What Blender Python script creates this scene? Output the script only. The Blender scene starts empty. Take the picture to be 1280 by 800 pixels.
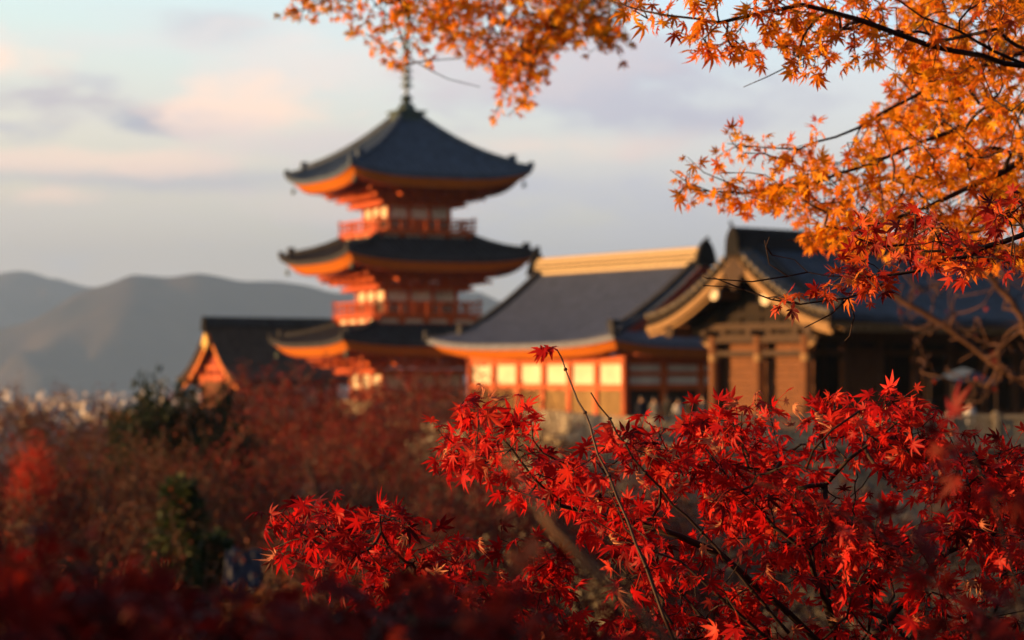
import bpy, math, random
import numpy as np
from math import radians, sin, cos, pi, tan, atan2

random.seed(7)
RNG = np.random.default_rng(11)
SC = bpy.context.scene
COL = SC.collection
R = radians

# ------------------------------------------------------------------ camera
FPX = 1280 * 85 / 36.0          # focal length in photo pixels
EYE = 1.65                      # eye height over the viewpoint ground
HOR = 470.0                     # photo row of the horizon
cam_d = bpy.data.cameras.new('camera')
cam = bpy.data.objects.new('camera', cam_d)
COL.objects.link(cam)
cam_d.lens = 85; cam_d.sensor_width = 36
cam_d.clip_start = 0.1; cam_d.clip_end = 60000
cam.location = (0, 0, EYE)
cam.rotation_euler = (R(90) + math.atan((HOR - 400) / FPX), 0, 0)
cam_d.dof.use_dof = True
cam_d.dof.focus_distance = 4.85
cam_d.dof.aperture_fstop = 5.7
SC.camera = cam

# ------------------------------------------------------------------ light
SUN_EL = 4.5
SUN_LEFT = 97.0                 # degrees to the left of the view direction
SUN_STRENGTH = 5.0
SKY_STRENGTH = 0.082
S_DIR = (-sin(R(SUN_LEFT)) * cos(R(SUN_EL)), cos(R(SUN_LEFT)) * cos(R(SUN_EL)), sin(R(SUN_EL)))
sd = bpy.data.lights.new('sun', 'SUN')
sun = bpy.data.objects.new('sun', sd); COL.objects.link(sun)
sd.energy = SUN_STRENGTH; sd.angle = R(0.5); sd.color = (1.0, 0.51, 0.17)
from mathutils import Vector, Matrix
sun.rotation_euler = Vector(S_DIR).to_track_quat('Z', 'Y').to_euler()

SC.view_settings.view_transform = 'Standard'
SC.view_settings.look = 'None'
SC.view_settings.gamma = 1.0
SC.view_settings.exposure = 1.27
SC.view_settings.use_curve_mapping = False
SC.render.engine = 'CYCLES'
SC.cycles.use_denoising = True
SC.cycles.max_bounces = 6
SC.cycles.diffuse_bounces = 3
SC.cycles.glossy_bounces = 2
SC.cycles.transmission_bounces = 3
SC.cycles.volume_bounces = 0
SC.cycles.transparent_max_bounces = 4

W = bpy.data.worlds.new('World'); SC.world = W; W.use_nodes = True


def build_sky():
    nt = W.node_tree; n = nt.nodes; L = nt.links
    n.clear()
    out = n.new('ShaderNodeOutputWorld'); bg = n.new('ShaderNodeBackground')
    L.new(bg.outputs[0], out.inputs[0])
    bg.inputs[1].default_value = SKY_STRENGTH
    sky = n.new('ShaderNodeTexSky'); sky.sky_type = 'NISHITA'; sky.sun_disc = False
    sky.sun_elevation = R(SUN_EL); sky.sun_rotation = -R(SUN_LEFT)
    sky.altitude = 100; sky.air_density = 1.0; sky.dust_density = 1.3; sky.ozone_density = 1.0
    tc = n.new('ShaderNodeTexCoord')
    sep = n.new('ShaderNodeSeparateXYZ'); L.new(tc.outputs['Generated'], sep.inputs[0])

    def math_(op, a, b=None, clamp=False):
        m = n.new('ShaderNodeMath'); m.operation = op; m.use_clamp = clamp
        for i, v in enumerate((a, b)):
            if v is None: continue
            if isinstance(v, (int, float)): m.inputs[i].default_value = v
            else: L.new(v, m.inputs[i])
        return m.outputs[0]

    def mix(f, a, b, mode='MIX'):
        m = n.new('ShaderNodeMix'); m.data_type = 'RGBA'; m.blend_type = mode
        if isinstance(f, (int, float)): m.inputs[0].default_value = f
        else: L.new(f, m.inputs[0])
        for i, v in ((6, a), (7, b)):
            if isinstance(v, tuple): m.inputs[i].default_value = (*v, 1)
            else: L.new(v, m.inputs[i])
        return m.outputs[2]
    # the high thin veil that whitens a sunset sky towards the horizon
    veil = n.new('ShaderNodeValToRGB'); L.new(math_('MULTIPLY', math_('MAXIMUM', sep.outputs[2], 0.0), 1.0), veil.inputs[0])
    cr = veil.color_ramp
    cr.elements[0].position = 0.0; cr.elements[0].color = (*VEIL[0], 1)
    cr.elements[1].position = 0.9; cr.elements[1].color = (*VEIL[-1], 1)
    for p, c in zip((0.045, 0.10, 0.16, 0.4), VEIL[1:-1]):
        e = cr.elements.new(p); e.color = (*c, 1)
    side = math_('ADD', math_('MULTIPLY', sep.outputs[0], -2.2), 0.5, True)     # warmer towards the sun
    veil2 = mix(side, (0.86, 0.95, 1.10), (1.08, 1.0, 0.88))
    veilc = mix(1.0, veil.outputs[0], veil2, 'MULTIPLY')
    base = mix(0.80, sky.outputs[0], veilc)
    # clouds: soft banks at fixed directions, broken up by noise
    mp = n.new('ShaderNodeMapping'); L.new(tc.outputs['Generated'], mp.inputs[0])
    mp.inputs['Scale'].default_value = (13, 13, 34)
    nz = n.new('ShaderNodeTexNoise'); L.new(mp.outputs[0], nz.inputs[0])
    nz.inputs['Scale'].default_value = 1.0; nz.inputs['Detail'].default_value = 8; nz.inputs['Roughness'].default_value = 0.62
    mp2 = n.new('ShaderNodeMapping'); L.new(tc.outputs['Generated'], mp2.inputs[0])
    mp2.inputs['Scale'].default_value = (5, 5, 30); mp2.inputs['Location'].default_value = (3.1, 1.7, 0.4)
    nz2 = n.new('ShaderNodeTexNoise'); L.new(mp2.outputs[0], nz2.inputs[0])
    nz2.inputs['Scale'].default_value = 1.0; nz2.inputs['Detail'].default_value = 5
    cur = base
    # general faint mottling of the whole sky
    m0 = n.new('ShaderNodeMapRange'); L.new(nz2.outputs[0], m0.inputs[0])
    m0.inputs[1].default_value = 0.45; m0.inputs[2].default_value = 0.72; m0.inputs[4].default_value = 0.45
    cur = mix(m0.outputs[0], cur, CLOUD_L)
    for px, py, rx, ry, col, amt in CLOUDS:
        az = (px - 640) / FPX; el = (HOR - py) / FPX
        dx = math_('DIVIDE', math_('SUBTRACT', sep.outputs[0], az), rx / FPX)
        dz = math_('DIVIDE', math_('SUBTRACT', sep.outputs[2], el), ry / FPX)
        d = math_('ADD', math_('MULTIPLY', dx, dx), math_('MULTIPLY', dz, dz))
        d = math_('SQRT', d)
        d = math_('ADD', d, math_('MULTIPLY', math_('SUBTRACT', nz.outputs[0], 0.5), 4.2))
        mr = n.new('ShaderNodeMapRange'); mr.interpolation_type = 'SMOOTHSTEP'
        L.new(d, mr.inputs[0])
        mr.inputs[1].default_value = 1.25; mr.inputs[2].default_value = 0.05
        mr.inputs[3].default_value = 0.0; mr.inputs[4].default_value = amt
        f = math_('MULTIPLY', mr.outputs[0], math_('GREATER_THAN', sep.outputs[1], 0.0))
        cur = mix(f, cur, col)
    L.new(cur, bg.inputs[0])


VEIL = [(5.8, 5.0, 4.3), (6.0, 5.5, 4.9), (6.7, 6.6, 6.0), (5.2, 7.2, 8.0), (0.45, 0.7, 1.2), (0.15, 0.28, 0.6)]
CLOUD_L = (5.6, 5.15, 5.1)
PINK = (8.2, 5.9, 4.6); LAV = (3.9, 3.8, 4.3); GREY = (4.3, 4.5, 5.0)
CLOUDS = [
    (60, 300, 420, 85, (5.6, 4.9, 4.3), 0.55), (760, 290, 480, 95, (4.8, 4.7, 4.9), 0.8),
    (215, 225, 290, 22, LAV, 0.65), (150, 206, 210, 20, PINK, 0.75), (70, 247, 70, 15, PINK, 0.75),
    (15, 92, 110, 42, PINK, 1.0), (45, 124, 120, 42, (3.9, 3.5, 3.9), 1.0), (20, 168, 70, 20, LAV, 0.8), (130, 106, 45, 18, LAV, 0.7),
    (222, 157, 78, 16, (3.2, 3.3, 3.9), 1.0), (265, 46, 80, 26, LAV, 0.55),
    (400, 95, 180, 60, (6.9, 5.7, 5.2), 0.55), (345, 140, 120, 40, PINK, 0.95), (430, 180, 160, 34, (5.6, 4.9, 4.8), 0.7),
    (740, 125, 260, 66, (3.9, 3.85, 4.5), 1.0), (620, 100, 170, 56, (5.2, 4.6, 4.7), 0.7), (690, 185, 190, 24, PINK, 0.5),
    (440, 260, 220, 26, (6.6, 5.4, 4.7), 0.65), (760, 255, 230, 34, (4.4, 4.4, 4.9), 0.8), (150, 60, 240, 24, (5.9, 5.6, 5.4), 0.5),
]
build_sky()


def PW(px, py, d):
    """a photo ray at depth d, as a place in the world"""
    return np.array([(px - 640) / FPX * d, d, EYE + (HOR - py) / FPX * d])


# ------------------------------------------------------------------ materials
def mat(name, col, rough=0.6, spec=0.4, metal=0.0, var=0.25, scale=3.0, bump=0.0, bscale=20.0, col2=None, stretch=None):
    m = bpy.data.materials.new(name); m.use_nodes = True
    nt = m.node_tree; n = nt.nodes; L = nt.links
    b = n['Principled BSDF']
    b.inputs['Roughness'].default_value = rough; b.inputs['Metallic'].default_value = metal
    b.inputs['Specular IOR Level'].default_value = spec
    tc = n.new('ShaderNodeTexCoord')
    mp = n.new('ShaderNodeMapping'); L.new(tc.outputs['Object'], mp.inputs[0])
    if stretch: mp.inputs['Scale'].default_value = stretch
    nz = n.new('ShaderNodeTexNoise'); L.new(mp.outputs[0], nz.inputs[0])
    nz.inputs['Scale'].default_value = scale; nz.inputs['Detail'].default_value = 5
    cr = n.new('ShaderNodeValToRGB'); L.new(nz.outputs[0], cr.inputs[0])
    c2 = col2 or tuple(c * (1 + var) for c in col)
    c1 = tuple(c * (1 - var) for c in col)
    ce = cr.color_ramp.elements
    ce[0].position = 0.3; ce[0].color = (*c1, 1)
    ce[1].position = 0.7; ce[1].color = (*[min(1, c) for c in c2], 1)
    L.new(cr.outputs[0], b.inputs['Base Color'])
    if bump:
        n2 = n.new('ShaderNodeTexNoise'); L.new(mp.outputs[0], n2.inputs[0]); n2.inputs['Scale'].default_value = bscale
        bp = n.new('ShaderNodeBump'); bp.inputs['Strength'].default_value = bump
        L.new(n2.outputs[0], bp.inputs['Height']); L.new(bp.outputs[0], b.inputs['Normal'])
    return m


def leaf_mat(name, ramp, trans=0.45, rough=0.5):
    m = bpy.data.materials.new(name); m.use_nodes = True
    nt = m.node_tree; n = nt.nodes; L = nt.links
    b = n['Principled BSDF']; out = n['Material Output']
    b.inputs['Roughness'].default_value = rough; b.inputs['Specular IOR Level'].default_value = 0.2
    at = n.new('ShaderNodeAttribute'); at.attribute_name = 'tint'
    cr = n.new('ShaderNodeValToRGB'); L.new(at.outputs['Fac'], cr.inputs[0])
    els = cr.color_ramp.elements
    els[0].position = 0; els[0].color = (*ramp[0], 1)
    els[1].position = 1; els[1].color = (*ramp[-1], 1)
    for i, c in enumerate(ramp[1:-1]):
        e = els.new((i + 1) / (len(ramp) - 1)); e.color = (*c, 1)
    tr = n.new('ShaderNodeBsdfTranslucent')
    L.new(cr.outputs[0], b.inputs['Base Color']); L.new(cr.outputs[0], tr.inputs[0])
    mx = n.new('ShaderNodeMixShader'); mx.inputs[0].default_value = trans
    L.new(b.outputs[0], mx.inputs[1]); L.new(tr.outputs[0], mx.inputs[2]); L.new(mx.outputs[0], out.inputs[0])
    return m


M = {}
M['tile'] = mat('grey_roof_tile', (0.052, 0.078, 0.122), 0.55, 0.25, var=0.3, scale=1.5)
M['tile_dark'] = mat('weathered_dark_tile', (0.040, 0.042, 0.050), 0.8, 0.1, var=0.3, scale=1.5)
M['tile_pale'] = mat('pale_blue_grey_tile', (0.092, 0.115, 0.175), 0.45, 0.5, var=0.2, scale=1.5)
M['tile_black'] = mat('near_black_tile', (0.016, 0.017, 0.02), 0.9, 0.05, var=0.3, scale=2)  # even near-black tile colour
M['verge'] = mat('sunlit_tile_end', (0.17, 0.14, 0.10), 0.6, 0.3, var=0.4, scale=3)  # pale tone paints the sunlight on the verge tile ends
M['bark_roof'] = mat('cypress_bark_roof', (0.05, 0.034, 0.027), 0.85, 0.2, var=0.35, scale=2.0)
M['ridge'] = mat('ridge_tile_and_plaster', (0.42, 0.34, 0.22), 0.6, 0.3, var=0.2, scale=4, stretch=(1, 1, 8))
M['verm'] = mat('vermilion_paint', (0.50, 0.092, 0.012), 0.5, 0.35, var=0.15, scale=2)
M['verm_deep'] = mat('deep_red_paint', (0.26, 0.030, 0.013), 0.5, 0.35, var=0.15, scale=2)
M['orange_edge'] = mat('sun_orange_eave_paint', (0.60, 0.175, 0.014), 0.5, 0.3, var=0.1, scale=2)  # red paint shifted to orange, carrying the low sun in its colour
M['plaster'] = mat('white_plaster', (0.68, 0.62, 0.50), 0.85, 0.15, var=0.14, scale=0.9)
M['wood'] = mat('weathered_wood', (0.135, 0.050, 0.017), 0.7, 0.25, var=0.3, scale=2, stretch=(6, 6, 1))
M['wood_dark'] = mat('dark_wood', (0.055, 0.035, 0.025), 0.75, 0.2, var=0.3, scale=2, stretch=(6, 6, 1))
M['wood_black'] = mat('black_and_shaded_wood', (0.016, 0.011, 0.009), 0.8, 0.2, var=0.3, scale=2)  # near-black stands in for the shade under the gable overhang
M['wood_pale'] = mat('pale_and_sunlit_wood', (0.27, 0.165, 0.075), 0.7, 0.25, var=0.2, scale=2, stretch=(4, 4, 1))  # pale wood; also paints sunlight on post tips and rafter ends
M['bronze'] = mat('green_bronze', (0.045, 0.075, 0.07), 0.5, 0.5, metal=0.4, var=0.3)
M['gold'] = mat('gilt_metal', (0.60, 0.42, 0.12), 0.4, 0.5, metal=0.6, var=0.2)
M['lattice'] = mat('lattice_wood', (0.24, 0.155, 0.06), 0.7, 0.25, var=0.2)
M['stone'] = mat('pale_stone', (0.32, 0.275, 0.20), 0.85, 0.2, var=0.2, scale=2.5, bump=0.3)
M['barkd'] = mat('dark_bark', (0.030, 0.018, 0.016), 0.8, 0.25, var=0.4, scale=30, bump=0.4, bscale=120)
M['barkb'] = mat('brown_bark', (0.085, 0.042, 0.028), 0.8, 0.25, var=0.35, scale=8, bump=0.4, bscale=60)
M['twig'] = mat('tan_twig', (0.17, 0.09, 0.05), 0.7, 0.3, var=0.3, scale=30)
M['barkm'] = mat('grey_brown_bark', (0.10, 0.06, 0.045), 0.85, 0.2, var=0.35, scale=3)
M['red_leaf'] = leaf_mat('red_maple_leaf', [(0.07, 0.004, 0.007), (0.28, 0.006, 0.009), (0.52, 0.010, 0.012), (0.66, 0.016, 0.014), (0.70, 0.06, 0.03)], 0.52)
M['orange_leaf'] = leaf_mat('orange_maple_leaf', [(0.42, 0.05, 0.008), (0.70, 0.16, 0.010), (0.84, 0.27, 0.011), (0.90, 0.38, 0.012), (0.92, 0.52, 0.025)], 0.58)
M['mixed_leaf'] = leaf_mat('turning_maple_leaf', [(0.10, 0.008, 0.010), (0.30, 0.014, 0.014), (0.46, 0.03, 0.014), (0.66, 0.13, 0.02), (0.76, 0.26, 0.03)])
M['maroon_leaf'] = leaf_mat('maroon_maple_leaf', [(0.05, 0.004, 0.006), (0.12, 0.006, 0.008), (0.22, 0.010, 0.010), (0.34, 0.03, 0.012)])
M['rust_leaf'] = leaf_mat('rust_leaf', [(0.060, 0.030, 0.017), (0.11, 0.042, 0.021), (0.17, 0.045, 0.020), (0.25, 0.050, 0.022)], 0.4)
M['crimson_leaf'] = leaf_mat('crimson_leaf', [(0.07, 0.018, 0.012), (0.16, 0.020, 0.013), (0.27, 0.024, 0.015), (0.36, 0.05, 0.018)], 0.4)
M['green_leaf'] = leaf_mat('evergreen_leaf', [(0.008, 0.016, 0.008), (0.014, 0.028, 0.012), (0.024, 0.042, 0.015)], 0.25)
M['conifer'] = leaf_mat('conifer_needle', [(0.016, 0.030, 0.012), (0.035, 0.060, 0.018), (0.07, 0.09, 0.025)], 0.25)


# ------------------------------------------------------------------ object helpers
def tag(o, label=None, cat=None, group=None, kind=None):
    if label: o['label'] = label
    if cat: o['category'] = cat
    if group: o['group'] = group
    if kind: o['kind'] = kind
    return o


def thing(name, loc, rz, label, cat, group=None):
    o = bpy.data.objects.new(name, None); COL.objects.link(o)
    o.location = loc; o.rotation_euler = (0, 0, rz); o.empty_display_size = 0.2
    return tag(o, label, cat, group)


def copy_tree(o, parent=None):
    c = o.copy(); COL.objects.link(c)
    if parent is not None: c.parent = parent
    for ch in list(o.children): copy_tree(ch, c)
    return c


def np_mesh(name, V, F, nper, material, parent=None, smooth=False, tint=None):
    """fast mesh from arrays: V (n,3), F (m,nper)"""
    me = bpy.data.meshes.new(name)
    V = np.asarray(V, dtype=np.float32); F = np.asarray(F, dtype=np.int32)
    me.vertices.add(len(V)); me.vertices.foreach_set('co', V.ravel())
    me.loops.add(F.size); me.loops.foreach_set('vertex_index', F.ravel())
    me.polygons.add(len(F))
    me.polygons.foreach_set('loop_start', np.arange(0, F.size, nper, dtype=np.int32))
    if smooth: me.polygons.foreach_set('use_smooth', np.ones(len(F), dtype=bool))
    me.update(calc_edges=True)
    if tint is not None:
        a = me.attributes.new('tint', 'FLOAT', 'POINT'); a.data.foreach_set('value', np.asarray(tint, dtype=np.float32))
    me.materials.append(material)
    o = bpy.data.objects.new(name, me); COL.objects.link(o)
    if parent is not None: o.parent = parent
    return o


class MB:
    """collects boxes, bars, tubes and sheets into ONE mesh object"""
    def __init__(s): s.v = []; s.f = []

    def add(s, vs, fs):
        o = len(s.v); s.v += [tuple(map(float, p)) for p in vs]; s.f += [tuple(i + o for i in f) for f in fs]; return s

    def box(s, x0, x1, y0, y1, z0, z1):
        return s.add([(x, y, z) for z in (z0, z1) for y in (y0, y1) for x in (x0, x1)],
                     [(0, 2, 3, 1), (4, 5, 7, 6), (0, 1, 5, 4), (2, 6, 7, 3), (0, 4, 6, 2), (1, 3, 7, 5)])

    def bar(s, p, q, w, h, up=(0, 0, 1)):
        p = Vector(p); q = Vector(q); d = (q - p).normalized(); u = Vector(up)
        r = d.cross(u)
        if r.length < 1e-4: r = d.cross(Vector((1, 0, 0)))
        r.normalize(); u = r.cross(d)
        vs = []
        for c in (p, q):
            for a, b in ((-1, -1), (1, -1), (1, 1), (-1, 1)):
                vs.append(c + r * (a * w / 2) + u * (b * h / 2))
        return s.add(vs, [(3, 2, 1, 0), (4, 5, 6, 7), (0, 1, 5, 4), (1, 2, 6, 5), (2, 3, 7, 6), (3, 0, 4, 7)])

    def tube(s, pts, rad, n=8, cap=True):
        pts = [Vector(p) for p in pts]; k = len(pts)
        rad = rad if hasattr(rad, '__len__') else [rad] * k
        vs = []; ref = Vector((0.13, 0.21, 0.97))
        for i, p in enumerate(pts):
            d = (pts[min(i + 1, k - 1)] - pts[max(i - 1, 0)]).normalized()
            a = d.cross(ref)
            if a.length < 1e-3: a = d.cross(Vector((1, 0, 0)))
            a.normalize(); b = d.cross(a)
            for j in range(n):
                t = 2 * pi * j / n; vs.append(p + (a * cos(t) + b * sin(t)) * rad[i])
        fs = [(i * n + j, i * n + (j + 1) % n, (i + 1) * n + (j + 1) % n, (i + 1) * n + j) for i in range(k - 1) for j in range(n)]
        if cap: fs += [tuple(range(n - 1, -1, -1)), tuple((k - 1) * n + j for j in range(n))]
        return s.add(vs, fs)

    def lathe(s, prof, c=(0, 0), n=14):
        vs = [(c[0] + r * cos(2 * pi * j / n), c[1] + r * sin(2 * pi * j / n), z) for r, z in prof for j in range(n)]
        k = len(prof)
        fs = [(i * n + j, i * n + (j + 1) % n, (i + 1) * n + (j + 1) % n, (i + 1) * n + j) for i in range(k - 1) for j in range(n)]
        fs += [tuple(range(n - 1, -1, -1)), tuple((k - 1) * n + j for j in range(n))]
        return s.add(vs, fs)

    def grid(s, P, flip=False):
        """P[i][j] a sheet of points"""
        a = len(P); b = len(P[0])
        fs = []
        for i in range(a - 1):
            for j in range(b - 1):
                q = (i * b + j, i * b + j + 1, (i + 1) * b + j + 1, (i + 1) * b + j)
                fs.append(q[::-1] if flip else q)
        return s.add([p for r in P for p in r], fs)

    def prism(s, outline, ax, t0, t1):
        """extrude a 2-D outline along local axis ax ('x' or 'y'), outline in (other, z)"""
        k = len(outline); vs = []
        for t in (t0, t1):
            for (a, z) in outline: vs.append((t, a, z) if ax == 'x' else (a, t, z))
        fs = [(i, (i + 1) % k, k + (i + 1) % k, k + i) for i in range(k)] + [tuple(range(k - 1, -1, -1)), tuple(range(k, 2 * k))]
        return s.add(vs, fs)

    def build(s, name, material, parent=None, smooth=False, bevel=0.0):
        me = bpy.data.meshes.new(name); me.from_pydata(s.v, [], s.f); me.update()
        if smooth: me.polygons.foreach_set('use_smooth', [True] * len(me.polygons))
        me.materials.append(material)
        o = bpy.data.objects.new(name, me); COL.objects.link(o)
        if parent is not None: o.parent = parent
        if bevel:
            b = o.modifiers.new('bevel', 'BEVEL'); b.width = bevel; b.segments = 2; b.limit_method = 'ANGLE'
        return o


def rot4(p, k):
    x, y, z = p
    for _ in range(k % 4): x, y = -y, x
    return (x, y, z)


# ------------------------------------------------------------------ pagoda
def hip_roof(parent, h, ze, rt, zt, up, lin, tile, edge_mat, under_mat, wall_half, wall_top, ridge_mat):
    """square pyramidal roof with upswept corners. h eave half width, ze tile edge, rt/zt top."""
    Rr = (zt - ze)
    def z_of(r, s):            # r horizontal distance from axis / side ; s in [-1,1] along the eave
        t = (h - r) / (h - rt); t = max(0.0, min(1.0, t))
        return ze + Rr * (lin * t + (1 - lin) * t * t) + up * (abs(s) ** 3.2) * (1 - t) ** 2.2
    base = MB(); NT = 14; NS = 22
    for k in range(4):
        P = []
        for i in range(NT + 1):
            r = h + (rt - h) * i / NT
            P.append([rot4((r * (2 * j / NS - 1), -r, z_of(r, 2 * j / NS - 1)), k) for j in range(NS + 1)])
        base.grid(P)
        # eave edge thickness of the tiles
        e = [[rot4((h * (2 * j / NS - 1), -h, z_of(h, 2 * j / NS - 1) - dz), k) for j in range(NS + 1)] for dz in (0.30, 0.0)]
        base.grid(e)
        # rounded tile ribs
        nr = int(2 * h / 0.50)
        for q in range(1, nr):
            x = -h + 2 * h * q / nr
            rmin = max(rt, abs(x) + 0.02)
            if h - rmin < 0.3: continue
            m = max(3, int((h - rmin) / 0.7)); a = []
            for i in range(m + 1):
                r = h + (rmin - h) * i / m; z = z_of(r, x / r)
                a.append([rot4((x + dx, -r, z + dz), k) for dx, dz in ((-0.12, -0.01), (-0.07, 0.12), (0.07, 0.12), (0.12, -0.01))])
            base.grid(a, True)
            base.add(a[0], [(3, 2, 1, 0)])
    roof = base.build('roof', tile, parent)
    # hip ridges with a raised end block
    for k in range(4):
        hb = MB(); pts = []
        for i in range(13):
            r = h * 0.99 + (rt - h * 0.99) * i / 12
            pts.append(rot4((-r, -r, z_of(r, -1)), k))
        for i in range(12):
            a, b = pts[i], pts[i + 1]; low = i < 2
            hh = 0.18 if low else 0.36
            hb.bar((a[0], a[1], a[2] + hh / 2), (b[0], b[1], b[2] + hh / 2), 0.34 if not low else 0.26, hh)
        p = pts[2]; hb.box(p[0] - 0.22, p[0] + 0.22, p[1] - 0.22, p[1] + 0.22, p[2], p[2] + 0.62)
        p = pts[0]; hb.box(p[0] - 0.16, p[0] + 0.16, p[1] - 0.16, p[1] + 0.16, p[2] - 0.1, p[2] + 0.36)
        hb.build('hip_ridge', ridge_mat, roof)
    # painted fascia boards under the tiles, sloped to catch low sun; rafters behind
    fa = MB(); so = MB()
    for k in range(4):
        h2 = h - 0.10; h3 = h - 0.70
        top = [rot4((h2 * (2 * j / NS - 1), -h2, z_of(h, 2 * j / NS - 1) - 0.30), k) for j in range(NS + 1)]
        bot = [rot4((h3 * (2 * j / NS - 1), -h3, z_of(h, 2 * j / NS - 1) - 0.90), k) for j in range(NS + 1)]
        edge = [rot4((h * (2 * j / NS - 1), -h, z_of(h, 2 * j / NS - 1) - 0.30), k) for j in range(NS + 1)]
        fa.grid([bot, top, edge])
        # underside slab sloping up to the wall
        inn = [rot4((wall_half * (2 * j / NS - 1), -wall_half, wall_top), k) for j in range(NS + 1)]
        mid = []
        for j in range(NS + 1):
            s_ = 2 * j / NS - 1; r = (h3 + wall_half) / 2 + 0.5
            mid.append(rot4((r * s_, -r, ze - 0.74 + 0.28 + up * 0.35 * abs(s_) ** 3), k))
        so.grid([inn, mid, bot])
        nr = int(2 * h3 / 0.42)
        for q in range(nr + 1):
            x = -h3 + 2 * h3 * q / nr; s_ = x / h3
            zo = z_of(h, s_) - 0.88
            ri = max(wall_half + 0.25, abs(x) * 0.98)
            if h3 - ri < 0.35: continue
            zi = ze - 0.50 + up * 0.3 * abs(s_) ** 3
            so.bar(rot4((x, -h3 + 0.05, zo - 0.07), k), rot4((x, -ri, zi - 0.02), k), 0.15, 0.17)
    eaves = fa.build('eave_fascia', edge_mat, roof)
    so.build('rafter_soffit', under_mat, roof)
    for k in range(4):
        c = rot4((-h + 0.45, -h + 0.45, z_of(h, -1) - 0.74), k)
        b = MB(); b.tube([(c[0], c[1], c[2]), (c[0], c[1], c[2] - 0.3)], 0.02, 5)
        b.lathe([(0.05, c[2] - 0.28), (0.12, c[2] - 0.34), (0.15, c[2] - 0.62), (0.17, c[2] - 0.66)], (c[0], c[1]), 10)
        b.build('wind_bell', M['bronze'], roof)
    return roof


def bracket_tier(parent, w, z0, steps, out, material):
    """stepped bracket complexes that carry the eaves"""
    b = MB()
    for k in range(4):
        for i in range(steps):
            e = w + out * (i + 1) / steps; z = z0 + 0.46 * i
            L = e + 0.12
            b.bar(rot4((-L, -e, z + 0.30), k), rot4((L, -e, z + 0.30), k), 0.17, 0.2)
            n = 5
            for q in range(n):
                x = -w + 2 * w * q / (n - 1)
                b.bar(rot4((x, -w + 0.1, z + 0.10), k), rot4((x, -e - 0.16, z + 0.10), k), 0.2, 0.2)
                for dx in (-0.42, 0, 0.42):
                    c = rot4((x + dx, -e, z + 0.12), k)
                    b.box(c[0] - 0.13, c[0] + 0.13, c[1] - 0.13, c[1] + 0.13, z + 0.02, z + 0.21)
                c = rot4((x, -e - 0.16, z + 0.05), k)
            c = rot4((-w, -w, z + 0.1), k); d = rot4((-e - 0.25, -e - 0.25, z + 0.16), k)
            b.bar(c, d, 0.22, 0.24)
        # slanting tail rafters
        for q in range(5):
            x = -w + 2 * w * q / 4
            b.bar(rot4((x, -w, z0 + 0.46 * steps), k), rot4((x, -w - out - 0.75, z0 + 0.46 * steps - 0.70), k), 0.18, 0.24)
    return b.build('bracket_set', material, parent)


def pagoda_storey_wall(parent, w, z0, z1, bays=3):
    core = MB(); core.box(-w + 0.06, w - 0.06, -w + 0.06, w - 0.06, z0, z1)
    wall = core.build('wall', M['plaster'], parent)
    fr = MB()
    for k in range(4):
        for q in range(bays + 1):
            x = -w + 2 * w * q / bays
            a = rot4((x, -w, z0), k)
            if q < bays: fr.tube([a, (a[0], a[1], z1)], 0.14, 10)
        for z, hh in ((z0 + 0.12, 0.22), (z0 + (z1 - z0) * 0.36, 0.10), (z1 - 0.12, 0.22)):
            fr.bar(rot4((-w, -w - 0.03, z), k), rot4((w, -w - 0.03, z), k), 0.16, hh)
        # door leaves in the middle bay
        bw = w / bays
        fr.bar(rot4((-bw + 0.2, -w + 0.02, z0 + (z1 - z0) * 0.18), k), rot4((bw - 0.2, -w + 0.02, z0 + (z1 - z0) * 0.18), k), 0.12, (z1 - z0) * 0.32)
    fr.build('timber_frame', M['verm'], wall)
    for k in range(4):
        for s_ in (-1, 1):
            bw = 2 * w / bays; zl, zh = z0 + (z1 - z0) * 0.12, z0 + (z1 - z0) * 0.33
            wn = MB(); xa, xb = s_ * bw - bw * 0.33, s_ * bw + bw * 0.33
            for z in (zl, zh): wn.bar(rot4((xa, -w + 0.0, z), k), rot4((xb, -w + 0.0, z), k), 0.07, 0.06)
            for q in range(7):
                x = xa + (xb - xa) * q / 6
                wn.bar(rot4((x, -w + 0.0, zl), k), rot4((x, -w + 0.0, zh), k), 0.05, 0.05)
            wn.build('lattice_window', M['bronze'], wall)
    return wall


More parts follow.
